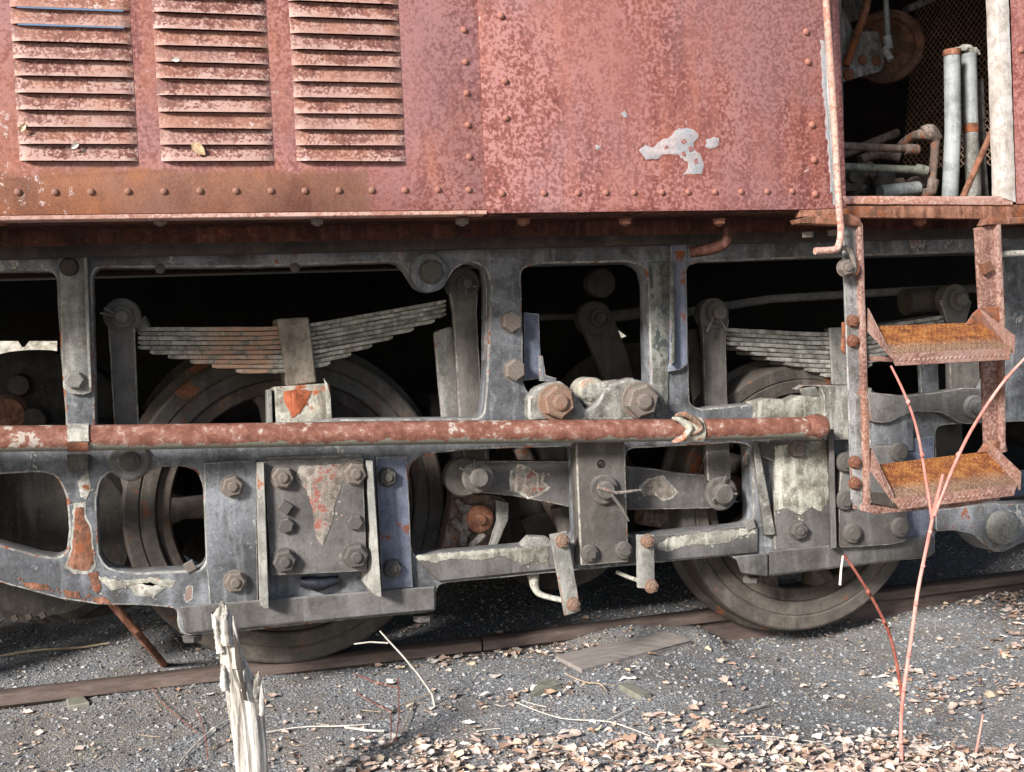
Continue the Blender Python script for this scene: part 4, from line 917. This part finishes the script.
# window opening frame and lower channel
yw = YB-.004
wx0 = at(841, 190, yw).x; wx1 = at(998, 195, yw).x; wz0 = at(900, 197, yw).z
plate('window_sill_strip', [(843, 196), (1000, 196), (1013, 197), (1013, 205), (846, 204)], yw-.006, .05, 'trim', LB, bev=.002, amp=.0006)
plate('pale_window_edge', [(996, -30), (1008, -30), (1016, 202), (1003, 198), (1000, 100)], yw-.010, .05, 'white_edge', LB, bev=.002, amp=.001)
plate('corner_panel', [(1010, -60), (1200, -60), (1200, 204), (1017, 204)], yw-.004, .006, 'red_right', LB, bev=.001)
plate('lower_channel', [(800, 206), (1200, 203), (1200, 218), (1024, 219), (800, 217)], yw+.0, .03, 'rust', LB, bev=.003, amp=.001)
bolt(1021, 50, yw-.004, 3.5, LB, 'rivet', 'rivet', 'rivet')
plate('window_post', [(830, -60), (840, -60), (846, 205), (836, 205)], yw+.004, .05, 'dark', LB, bev=.002)

# interior shell
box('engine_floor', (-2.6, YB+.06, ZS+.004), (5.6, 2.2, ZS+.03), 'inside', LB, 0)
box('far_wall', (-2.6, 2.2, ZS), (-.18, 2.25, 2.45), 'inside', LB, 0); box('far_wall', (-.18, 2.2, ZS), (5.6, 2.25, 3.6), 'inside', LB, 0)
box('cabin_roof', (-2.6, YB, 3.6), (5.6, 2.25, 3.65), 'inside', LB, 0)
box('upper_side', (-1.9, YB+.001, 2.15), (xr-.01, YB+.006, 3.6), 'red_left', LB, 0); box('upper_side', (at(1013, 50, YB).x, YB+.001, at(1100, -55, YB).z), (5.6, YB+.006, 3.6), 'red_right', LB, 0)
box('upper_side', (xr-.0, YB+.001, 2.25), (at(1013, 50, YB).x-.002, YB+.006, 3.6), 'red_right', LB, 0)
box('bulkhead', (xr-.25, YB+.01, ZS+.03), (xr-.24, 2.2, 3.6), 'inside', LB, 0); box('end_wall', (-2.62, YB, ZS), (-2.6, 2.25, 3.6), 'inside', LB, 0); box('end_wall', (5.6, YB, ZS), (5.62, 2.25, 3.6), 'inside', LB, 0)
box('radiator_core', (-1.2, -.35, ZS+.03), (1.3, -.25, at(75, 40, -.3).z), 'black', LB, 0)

# pulley, bracket and rods inside the opening
yi = -.30
tl = Matrix.Rotation(-.55, 4, 'Z').to_3x3()
pc = at(886, 46, yi+.12)
pu = lathe('pulley', pc, [(.0001, .0), (.05, .0), (.055, .01), (.098, .018), (.106, .002), (.128, -.006), (.134, .0), (.134, .03), (.12, .035), (.0001, .035)], 'disc', LB, 48, tilt=tl)
br = plate('bracket', [(825, 5), (843, 8), (854, 31), (879, 31), (885, 64), (881, 71), (836, 84), (825, 86)], yi, .012, 'bracket', LB, rnd=.01)
for x, y_, r in ((862, 60, 5), (876, 61, 5), (848, 75, 6)): bolt(x, y_, yi, r, br, 'round', 'rust')
tube('rod', [at(872, -30, yi-.03), at(866, 8, yi-.03), at(846, 66, yi-.03)], .014, 'rust', LB)
gr = tube('rod', [at(884, -30, yi-.06), at(886, 5, yi-.06), at(888, 42, yi-.06)], .0095, 'galv', LB)
tube('rod_joint', [at(887, 36, yi-.06), at(889, 49, yi-.06)], .015, 'galv', gr); tube('rod_joint', [at(884, 49, yi-.05), at(891, 60, yi-.07)], [.016, .012], 'bracket', gr)
tube('rod', [at(905, 10, yi+.3), at(935, -3, yi+.3)], .014, 'strap', LB)
plate('bracket', [(838, -20), (870, -20), (858, 20), (846, 24)], yi+.1, .02, 'bracket', LB)
# expanded metal guard
def guard():
    vs, fs = [], []; A, B, C_, D = at(918, 0, .15), at(1000, -25, -.25), at(1003, 165, -.25), at(905, 170, .15)
    nU, nV = 17, 26
    def P(u, v): return A.lerp(B, u).lerp(D.lerp(C_, u), v)
    for i in range(nU):
        for j in range(nV):
            for di in (-1, 1):
                u0_, v0_ = i/nU, j/nV; u1, v1 = (i+.5*di)/nU, (j+.5)/nV; u2, v2 = i/nU, (j+1)/nV
                for a, b_ in (((u0_, v0_), (u1, v1)), ((u1, v1), (u2, v2))):
                    p, q = P(*a), P(*b_); d = (q-p).normalized(); s = Vector((d.z, 0, -d.x))*.0021; k = len(vs)
                    vs.extend([p-s, p+s, q+s, q-s, p-s+Vector((0, .002, 0)), p+s+Vector((0, .002, 0)), q+s+Vector((0, .002, 0)), q-s+Vector((0, .002, 0))])
                    fs.extend([(k, k+1, k+2, k+3), (k, k+3, k+7, k+4), (k+1, k+5, k+6, k+2), (k+4, k+7, k+6, k+5)])
    return mobj('mesh_guard', vs, fs, 'wire', LB)
guard()
# piping low in the opening
yq = -.42
q1 = tube('pipe', [at(825, 145, yq), at(905, 149, yq)], .0135, 'pipe_in', LB); tube('coupling', [at(905, 149, yq), at(917, 150, yq)], .019, 'pipe_in', q1, 16)
q2 = tube('pipe', [at(825, 166, yq), at(920, 170, yq)], .0135, 'green_pipe', LB); tube('coupling', [at(917, 169, yq), at(926, 171, yq)], .018, 'green_pipe', q2, 16)
q3 = tube('pipe', [at(900, 146, yq+.1), at(912, 137, yq+.06), at(926, 134, yq), at(934, 138, yq), at(935, 150, yq), at(931, 190, yq)], [.015, .016, .021, .021, .015, .015], 'pipe_in', LB, 16, smooth=4)
tube('elbow', [at(922, 132, yq), at(930, 131, yq-.005), at(937, 138, yq)], [.019, .025, .019], 'pipe_in', q3, 14, smooth=3); tube('elbow', [at(934, 180, yq), at(931, 192, yq), at(924, 194, yq)], .020, 'pipe_in', q3, 14)
tube('pipe', [at(830, 160, yq+.2), at(897, 133, yq+.25)], .016, 'pipe_in', LB); tube('pipe', [at(860, 160, yq+.15), at(880, 154, yq+.15), at(900, 158, yq+.12)], .018, 'pipe_in', LB, smooth=3)
for i, (x, y_, r) in enumerate(((848, 178, .05), (868, 172, .035), (884, 182, .045), (900, 186, .03), (857, 188, .04), (915, 187, .035))):
    bb = lathe('valve_body', at(x, y_, yq+.10+.02*(i % 3)), [(.0001, -r*.8), (r*.4, -r*.8), (r*.45, -r*.4), (r, -r*.3), (r, r*.5), (r*.5, r), (.0001, r)], 'pipe_in' if i % 2 else 'bolt_dark', LB, 10+i, tilt=Matrix.Rotation(i*.9, 3, 'X') @ Matrix.Rotation(i*.6, 3, 'Z'))
tube('pipe', [at(880, 192, yq+.02), at(918, 188, yq+.02)], .024, 'galv', LB, 10)
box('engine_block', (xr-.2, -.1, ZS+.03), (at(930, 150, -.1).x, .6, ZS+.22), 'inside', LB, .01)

# steps
YT = -.82
def both(l, y): return [at(a, b, y) for a, b in l]
sl_ = bpy.data.objects.new('step_ladder', None); link(sl_, LB, at(930, 215, YT)); sl_['label'] = 'pink rusted step ladder with two treads'
def skew_box(name, front, y0, y1, m, bev=.002):
    f = both(front, y0); b_ = [Vector((p.x, y1, p.z)) for p in f]; return hexa(name, f+b_, m, sl_, bev)
plate('ladder_post', [(843, 222), (858, 218), (860, 300), (870, 503), (866, 512), (858, 510), (852, 500), (845, 300)], YT, .010, 'post', sl_, rnd=.004)
plate('post_edge', [(859, 219), (863, 224), (869, 420), (871, 508), (866, 511), (864, 420), (858, 230)], YT-.016, .022, 'step', sl_, bev=.002, rnd=.003)
plate('hanger_top', [(798, 219), (812, 216), (850, 214), (860, 218), (862, 226), (800, 223)], YT-.02, .05, 'rust', sl_)
plate('ladder_post', [(975, 228), (997, 224), (1001, 310), (1004, 452), (985, 456), (980, 320)], YT, .010, 'step', sl_, rnd=.002)
plate('post_edge', [(997, 223), (1001, 223), (1005, 320), (1006, 452), (1002, 453), (1001, 320)], YT-.018, .024, 'step', sl_, bev=.002)
plate('hanger_top', [(985, 225), (1060, 222), (1060, 216), (988, 218)], YT-.02, .04, 'rust', sl_)
for x, y_ in ((852, 321), (852, 341)): bolt(x, y_, YT, 6, sl_, 'nut', 'rust')
for x, y_ in ((854, 462), (854, 483)): bolt(x, y_, YT, 6, sl_, 'nut', 'rust')
bolt(984, 267, YT, 8, sl_, 'square', 'rust'); bolt(985, 316, YT-.01, 5, sl_, 'nut', 'rust')
plate('side_tab', [(843, 322), (846, 322), (846, 355), (842, 350)], YT+.004, .01, 'rust', sl_)
# eyebolt hook
tube('hook', [at(838, 250, YT-.02), at(846, 248, YT-.03), at(852, 256, YT-.03), at(854, 270, YT-.03), at(849, 277, YT-.03)], .008, 'bolt', sl_, 10, smooth=4)
lathe('eye', at(850, 268, YT-.02), [(.012, 0), (.012, -.012), (.026, -.012), (.026, 0), (.012, 0)], 'rust', sl_, 20); bolt(844, 268, YT-.03, 8, sl_, 'nut', 'bolt', 'nut')
def tread(rl, rr, fr_, fl, lipb, name='tread'):
    yr, yf = YT+.005, YT-.19
    A, B, C_, D = at(*rl, yr), at(*rr, yr), at(*fr_, yf), at(*fl, yf)
    t = Vector((0, 0, -.008)); ob = hexa(name, [D, C_, B, A, D+t, C_+t, B+t, A+t], 'treadplate', sl_, .001)
    # raised studs
    vs, fs = [], []; n = Vector((0, 0, 1))
    for i in range(23):
        for j in range(9):
            u, v = (i+.5+(j % 2)*.5)/23.5, (j+.5)/9.0
            if u > .99: continue
            p = A.lerp(B, u).lerp(D.lerp(C_, u), v)+Vector((0, 0, .0005)); k = len(vs); r = .0045
            nn = (B-A).cross(D-A).normalized()*-1
            if nn.z < 0: nn = -nn
            e1, e2 = (B-A).normalized(), (D-A).normalized()
            vs.extend([p+e1*r, p+e2*r, p-e1*r, p-e2*r, p+e1*r*.5+nn*.0035, p+e2*r*.5+nn*.0035, p-e1*r*.5+nn*.0035, p-e2*r*.5+nn*.0035])
            fs.extend([(k, k+1, k+5, k+4), (k+1, k+2, k+6, k+5), (k+2, k+3, k+7, k+6), (k+3, k, k+4, k+7), (k+4, k+5, k+6, k+7)])
    so_ = mobj('tread_studs', vs, fs, 'treadplate', sl_); so_['kind'] = 'stuff'
    E_, F_ = at(lipb[0][0], lipb[0][1], yf-.004), at(lipb[1][0], lipb[1][1], yf-.004)
    D2, C2 = at(fl[0], fl[1]-1, yf-.004), at(fr_[0], fr_[1]-1, yf-.004)
    bk = Vector((0, .006, 0)); hexa('tread_lip', [D2, C2, F_, E_, D2+bk, C2+bk, F_+bk, E_+bk], 'step', sl_, .0015)
    vs, fs = [], []
    for i in range(26):
        u = (i+.5)/26; p = D2.lerp(C2, u).lerp(E_.lerp(F_, u), .55)+Vector((0, -.0005, 0)); k = len(vs); r = .0045
        vs.extend([p+Vector((r, 0, r)), p+Vector((-r, 0, r*.6)), p+Vector((-r, 0, -r)), p+Vector((r, 0, -r*.6)), p+Vector((0, -.003, 0))]); fs.extend([(k, k+1, k+4), (k+1, k+2, k+4), (k+2, k+3, k+4), (k+3, k, k+4)])
    mobj('lip_studs', vs, fs, 'step', sl_)['kind'] = 'stuff'
    return A, B, C_, D
tread((876, 326), (984, 322), (1012, 349), (891, 355), ((896, 366), (1010, 360)))
tread((880, 464), (988, 451), (1018, 485), (893, 500), ((900, 510), (1014, 496)))
def gusset(pr, pf, off=.006):
    """side plate of a tread: rear points in the post plane, front points out at the nosing"""
    pts = [at(a, b_, YT+.002) for a, b_ in pr]+[at(a, b_, YT-.19) for a, b_ in pf]
    k = Vector((off, 0, 0)); n = len(pts); vs = [p for p in pts]+[p+k for p in pts]
    fs = [tuple(range(n)), tuple(range(2*n-1, n-1, -1))]+[(i, i+n, (i+1) % n+n, (i+1) % n) for i in range(n)]
    return mobj('gusset', vs, fs, 'step', sl_)
def gusset_mid(rt, rb, ft_, fb):
    P = [at(*rt, YT+.002), at(*rb, YT+.002), at(*fb, YT-.19), at(*ft_, YT-.19)]
    k = Vector((.005, 0, 0)); vs = P+[p+k for p in P]; fs = [(0, 1, 2, 3), (7, 6, 5, 4), (0, 4, 5, 1), (1, 5, 6, 2), (2, 6, 7, 3), (3, 7, 4, 0)]
    return mobj('gusset', vs, fs, 'step', sl_)
gusset_mid((867, 308), (866, 330), (889, 352), (891, 358)); gusset_mid((978, 308), (982, 326), (1014, 336), (1013, 354))
gusset_mid((870, 448), (868, 468), (892, 494), (893, 503)); gusset_mid((984, 438), (986, 453), (1020, 472), (1019, 490))
plate('gusset', [(966, 325), (974, 313), (980, 308), (1003, 306), (1005, 324)], YT-.012, .008, 'rust', sl_, rnd=.004)
plate('gusset', [(978, 453), (984, 444), (991, 440), (1006, 441), (1008, 452)], YT-.012, .008, 'rust', sl_, rnd=.004)
plate('foot_strip', [(864, 505), (872, 506), (960, 499), (1000, 495), (1000, 500), (960, 507), (876, 514), (864, 511)], YT-.02, .06, 'step', sl_, bev=.001)
plate('tread_support', [(873, 356), (893, 357), (893, 362), (875, 361)], YT-.02, .04, 'step', sl_, bev=.001); plate('tread_support', [(873, 492), (900, 496), (900, 508), (876, 504)], YT-.03, .02, 'dark', sl_, bev=.001)
# grab rail
gb = tube('grab_rail', [at(822, -60, YB-.075), at(826, 0, YB-.075), at(833, 100, YB-.075), at(839, 205, YB-.075), at(841, 232, YB-.075), at(838, 247, YB-.075), at(832, 250, YB-.075), at(815, 251, YB-.075)], [.0105]*8, 'trim', LB, 16, smooth=5)
tube('conduit', [at(822, -60, YB-.03), at(829, 100, YB-.03), at(835, 205, YB-.03)], .006, 'galv', LB, 10)
tube('pipe', [at(1000, 254, YB+.02), at(1060, 252, YB+.02)], .010, 'strap', LB, 12)

# loose tubes and stick standing in the compartment
def stand_tube(name, pts, r, m, label, cat, cap=None, grp=None):
    b_ = at(*pts[0], yt); root = thing(name, b_, label, cat, grp)
    tube('tube_wall', [at(*p, yt) for p in pts], r, m, root, 22, jit=.004, sub=6); return root
yt = -.60
t1 = stand_tube('metal_tube', [(950, 197), (953, 130), (952, 52)], .0265, 'galv', 'pale grey metal tube with rusty cap standing in the open compartment', 'tube')
tube('cap', [at(952, 56, yt), at(952, 50, yt)], .029, 'rust', t1, 22)
yt = -.56
t2 = stand_tube('metal_tube', [(974, 197), (971, 130), (969, 54)], .0245, 'galv', 'grey tube with flaking brown band and crumpled white top, right of the other', 'tube')
tube('band', [at(971, 133, yt), at(971, 124, yt)], .0262, 'rust', t2, 22); tube('peeling_sleeve', [at(974, 197, yt), at(971, 134, yt)], .0256, 'peel', t2, 22, jit=.02, sub=5)
tube('crumpled_top', [at(956, 49, yt), at(966, 48, yt), at(975, 51, yt), at(979, 54, yt)], [.008, .013, .012, .006], 'strap', t2, 9, jit=.35, sub=3)
yt = -.50
t3 = stand_tube('metal_tube', [(984, 197), (981, 150), (979, 80)], .016, 'bracket', 'thin dark grey tube half hidden behind the pair of wider tubes', 'tube')
o = tube('rusty_rod', [at(963, 197, -.66), at(998, 118, -.70)], .0105, 'rust', None, 12, jit=.02, sub=3); tag(o, 'rusty brown rod leaning across the grey tubes in the opening', 'rod')
# small leaves caught on the louvres
def leafobj(px, py, y, s, rot, m, label):
    c = at(px, py, y); vs, fs = [], []
    wd = (.1, .7, .95, .75, .1)
    for i in range(5):
        for j in (-1, 0, 1):
            a = (i/2-1)*s; b_ = wd[i]*j*s*.62
            vs.append(c+Vector((a*math.cos(rot)-b_*math.sin(rot), -abs(j)*s*.25+(i-2)**2*s*.05-.004, a*math.sin(rot)+b_*math.cos(rot))))
    for i in range(4):
        for j in range(2): fs.append((i*3+j, i*3+j+1, i*3+j+4, i*3+j+3))
    return tag(mobj('dry_leaf', vs, fs, m), label, 'leaf')
leafobj(198, 149, YB-.012, .022, 2.4, 'dryleaf', 'cream dry leaf caught under the second louvre column')
leafobj(75, 146, YB-.012, .012, .6, 'twig', 'tiny pale leaf caught on a left column louvre')
leafobj(176, 60, YB-.012, .011, 0, 'twig', 'tiny white leaf scrap on an upper middle louvre')
leafobj(23, 128, YB-.012, .012, 1, 'dryleaf', 'small tan leaf scrap at the left end of the louvres')

# ================================================================== things on the ground
def on(px, py, h=0.0):
    z = -.05
    for _ in range(8): p = atz(px, py, z); z = float(gz(p.x, p.y))+h
    return atz(px, py, z)
def rooted(px, py, y):  # foot of a plant standing in plane y: runs straight down to the soil
    p = at(px, py, y); return Vector((p.x, p.y, float(gz(p.x, p.y))-.03))
# broken stake
YK = -1.12
def stake():
    # outline edges by height (pixel rows): left and right edge of the bleached wood
    rows = [(606, 221, 224), (611, 217, 227), (618, 213, 231), (626, 213, 234), (636, 219, 237), (648, 221, 240), (660, 222, 245), (672, 224, 250), (684, 227, 257), (700, 230, 262), (720, 233, 264), (745, 236, 266), (772, 238, 267), (800, 240, 268)]
    n = 34; vs, fs = [], []; ph = [random.uniform(-.13, .13) for _ in range(n)]
    for ri, (py, a, b_) in enumerate(rows):
        A, B = at(a, py, YK), at(b_, py, YK); c = (A+B)/2; r = (B-A).length/2
        for k in range(n):
            t = 2*math.pi*k/n; rr = r*(1+ph[k]+.05*math.sin(k*1.3+ri*.5)+random.uniform(-.06, .06))
            dz = (random.uniform(-.012, .016) if ri < 3 else 0)
            vs.append((c.x+rr*math.cos(t), c.y+rr*.8*math.sin(t), c.z+dz))
    L = len(rows)
    z = float(gz(at(252, 800, YK).x, YK))-.05; cx = at(255, 800, YK).x
    for k in range(n): t = 2*math.pi*k/n; vs.append((cx+.045*math.cos(t), YK+.04*math.sin(t), min(z, vs[(L-1)*n][2]-.02)))
    for i in range(L):
        for k in range(n): a = i*n+k; b_ = i*n+(k+1) % n; fs.append((a, b_, b_+n, a+n))
    fs.append(tuple(range(n)))
    root = thing('broken_stake', (cx, YK, z), 'bleached white splintered wooden stake standing in front of the left wheel', 'stake')
    mobj('shaft', vs, fs, 'stake_wood', root, ang=25)
    for pts, r in (([(237, 668), (236, 640), (233, 616)], [.016, .012, .004]), ([(253, 700), (256, 684), (259, 671)], [.016, .014, .006]), ([(221, 652), (217, 634), (215, 616)], [.012, .012, .005]), ([(246, 690), (243, 668), (240, 652)], [.014, .011, .003]), ([(262, 715), (262, 695), (261, 676)], [.010, .008, .004]), ([(227, 645), (225, 622), (223, 604)], [.016, .014, .005]), ([(225, 690), (223, 672), (221, 664)], [.012, .010, .003])):
        tube('splinter', [at(*p, YK-.014-random.random()*.012) for p in pts], [r[0]*.8, r[1]*.62, .0012], 'stake_wood', root, 9, jit=.3, sub=7)
    plate('bark_crack', [(233, 630), (237, 640), (246, 690), (248, 702), (244, 700), (236, 665)], YK-.040, .004, 'dark', root, bev=.0008, amp=.001)
stake()
# saplings
YG = -1.30
base = at(903, 800, YG); gzv = float(gz(base.x, base.y)); foot = Vector((base.x, base.y, min(gzv-.03, base.z)))
sp = thing('forked_sapling', foot, 'pink leafless sapling forking in front of the step ladder', 'sapling')
tube('stem', [foot]+[at(*p, YG) for p in ((902, 772), (901, 730), (903, 696), (911, 640), (918, 590), (927, 545), (933, 516))], [.0052]*5+[.0050, .0047, .0045], 'stem', sp, 10, jit=.05, smooth=4)
tube('branch', [at(*p, YG) for p in ((932, 518), (926, 480), (917, 430), (905, 395), (891, 366))], [.0044, .004, .0036, .0034, .003], 'stem', sp, 8, smooth=4)
tube('branch', [at(932, 518, YG), at(938, 495, YG-.02), at(943, 474, YG-.03)], [.006, .005, .0045], 'stem', sp, 8)
tube('branch', [at(*p, YG-.02) for p in ((934, 516), (948, 480), (966, 440), (985, 408), (1005, 380), (1026, 357))], [.005, .0046, .0044, .0042, .004, .0036], 'stem', sp, 8, smooth=4)
tube('branch', [at(*p, YG+.01) for p in ((902, 698), (897, 665), (888, 630), (872, 598), (856, 572), (844, 555))], [.005, .0046, .0044, .0042, .004, .0036], 'stem_red', sp, 8, jit=.06, smooth=4)
tube('twig', [at(843, 556, YG+.01), at(841, 570, YG), at(840, 585, YG)], [.003, .003, .0035], 'twig', sp, 7)
for px, py in ((901, 742), (904, 690), (909, 655), (916, 604), (923, 566), (930, 532), (958, 455), (985, 409), (1006, 379), (922, 455), (908, 402), (884, 622), (868, 592)):
    q_ = at(px, py, YG-.004); lathe('bud', q_, [(.0001, -.009), (.0045, -.004), (.0062, 0), (.0048, .004), (.0001, .009)], 'stem_red' if px < 890 else 'stem', sp, 8, axis='z')
b2 = at(969, 800, YG+.02); f2 = Vector((b2.x, b2.y, min(b2.z, float(gz(b2.x, b2.y))-.02)))
o = tube('thin_sapling', [f2]+[at(*p, YG+.02) for p in ((972, 772), (978, 742), (983, 714))], [.004, .004, .0032, .0025], 'stem', None, 8, smooth=3); tag(o, 'thin pink shoot at the lower right, right of the forked sapling', 'sapling')
# white twig
YW = -.55
f3 = rooted(436, 697, YW)
tw = thing('dead_twig', f3, 'stiff white dead twig with one side arm in front of the left wheel', 'twig')
tube('stem', [f3]+[at(*p, YW) for p in ((432, 694), (418, 674), (402, 655), (388, 640), (380, 631))], [.0034, .0032, .003, .0028, .0026, .002], 'twig', tw, 8)
tube('arm', [at(388, 643, YW), at(370, 642, YW), at(354, 644, YW)], [.0026, .0024, .002], 'twig', tw, 7)
def ground_twig(pts, r, m, name, label, cat='twig', h=.01, grp=None):
    P = [on(px, py, h+(dz if len(q) else 0)) for (px, py, *q) in pts for dz in ([q[0]] if q else [0])]
    r = [q*.62 for q in r] if isinstance(r, list) else r*.62
    o = tube(name, P, r, m, None, 7, jit=.1, smooth=4); return tag(o, label, cat, grp)
ground_twig([(0, 656), (40, 650), (75, 648), (110, 643)], [.008, .009, .008, .006], 'twig_tan', 'long_stick', 'long tan stick lying on the gravel behind the rail at the left', 'stick', .012)
ground_twig([(382, 720), (400, 706), (430, 693), (434, 690)], [.002, .003, .0035, .002], 'twig_tan', 'dead_twig', 'tan twig crossing the foot of the stiff white twig')
ground_twig([(400, 735), (408, 718), (414, 702)], .003, 'twig_tan', 'dead_twig', 'short tan twig stub right of the red shoots')
ground_twig([(262, 733), (300, 727), (340, 726), (370, 724)], .0025, 'twig', 'dead_twig', 'thin white twig on gravel right of the bleached stake')
ground_twig([(345, 727), (365, 730), (384, 731)], .006, 'bark_white', 'stick', 'short white stick lying on the gravel below the red shoots', 'stick')
ground_twig([(232, 718), (215, 728), (195, 745), (178, 765)], .004, 'twig', 'dead_twig', 'white bent twig left of the bleached stake')
ground_twig([(148, 678), (160, 700), (176, 715), (198, 733)], .0019, 'stem_red', 'dead_twig', 'thin reddish twig left of the stake')
ground_twig([(196, 708), (204, 730), (208, 760)], .0019, 'stem_red', 'dead_twig', 'dark red upright twig close left of the stake')
ground_twig([(353, 673), (375, 682), (398, 688)], .0019, 'stem_red', 'dead_twig', 'dark red twig lying on the gravel right of the stake')
ground_twig([(355, 692), (372, 702), (392, 712)], .0019, 'stem_red', 'dead_twig', 'lower dark red twig lying on the gravel right of the stake')
YR = -.78
for pts, lab in (([(396, 738), (399, 715), (398, 678)], 'upright red shoot with orange tip left of the white twig'), ([(391, 742), (391, 727), (391, 713)], 'short upright red shoot beside the taller shoot')):
    f = rooted(pts[0][0], pts[0][1], YR); o = tube('red_shoot', [f]+[at(*p, YR) for p in pts], .0017, 'stem_red', None, 7, smooth=3); tag(o, lab, 'shoot')
ground_twig([(738, 712), (752, 708), (768, 704)], .004, 'bark_white', 'dead_twig', 'white twig on the gravel in the middle right')
ground_twig([(604, 722), (620, 714), (634, 706)], .003, 'twig', 'dead_twig', 'small pale twig below the flat stones')
ground_twig([(566, 674), (585, 682), (600, 684), (606, 690)], .004, 'twig_tan', 'dead_twig', 'curled tan twig below the weathered plank')
ground_twig([(700, 742), (760, 736), (830, 744)], .0025, 'twig', 'dead_twig', 'long thin twig across the leaves at lower middle right')
ground_twig([(515, 702), (560, 718), (610, 722), (650, 736)], .0028, 'twig', 'dead_twig', 'long thin pale twig across the leaf edge at lower centre')
for i in range(26):
    px, py = random.uniform(10, 1010), random.uniform(655, 765); a = random.uniform(-.6, .6); L = random.uniform(8, 26)
    if 205 < px < 275: continue
    ground_twig([(px, py), (px+L*.5, py+L*.5*a+random.uniform(-2, 2)), (px+L, py+L*a*.6)], random.uniform(.0012, .0026), random.choice(['twig', 'twig_tan', 'twig_tan']), 'dead_twig', 'short dry twig scattered on the gravel and leaves', 'twig', .006, 'small twigs scattered on the ground')
# rod hanging to the ground under the frame
o = tube('rusty_rod', [at(106, 596, -.10), at(135, 630, -.12), on(166, 664)-Vector((0, 0, .01))], [.014, .013, .012], 'rust', None, 12); tag(o, 'bent rusty rod leaning from the ground to the bogie frame at the left', 'rod')
# plank
def slab(name, px4, th, m, parent=None, h=.012, bev=.003):
    T = [on(a, b_, h) for a, b_ in px4]; d = Vector((0, 0, -th)); return hexa(name, T+[p+d for p in T], m, parent, bev)
pk = slab('plank', [(581, 669), (692, 641), (668, 630), (555, 655)], .016, 'plank', None, .013); tag(pk, 'weathered pinkish wooden plank lying on the gravel beside the rail', 'plank')
st_ = slab('stain', [(632, 649), (661, 642), (655, 638), (628, 642)], .0012, 'plank_end', pk, .0142, .0003)
o = slab('flat_stone', [(529, 694), (562, 684), (552, 678), (538, 680)], .02, 'stone', None, .014); tag(o, 'flat greenish stone on the gravel left of the curled twig', 'stone')
o = slab('flat_stone', [(640, 696), (652, 693), (630, 682), (618, 684)], .02, 'stone', None, .014); tag(o, 'flat grey stone on the gravel below the plank', 'stone')
o = slab('flat_stone', [(68, 706), (90, 702), (84, 696), (66, 698)], .018, 'stone', None, .012); tag(o, 'bluish flat stone near the rail at the lower left', 'stone')
o = slab('flat_stone', [(706, 744), (730, 746), (722, 738), (704, 738)], .018, 'stone', None, .014); tag(o, 'small grey stone at the edge of the leaves', 'stone')
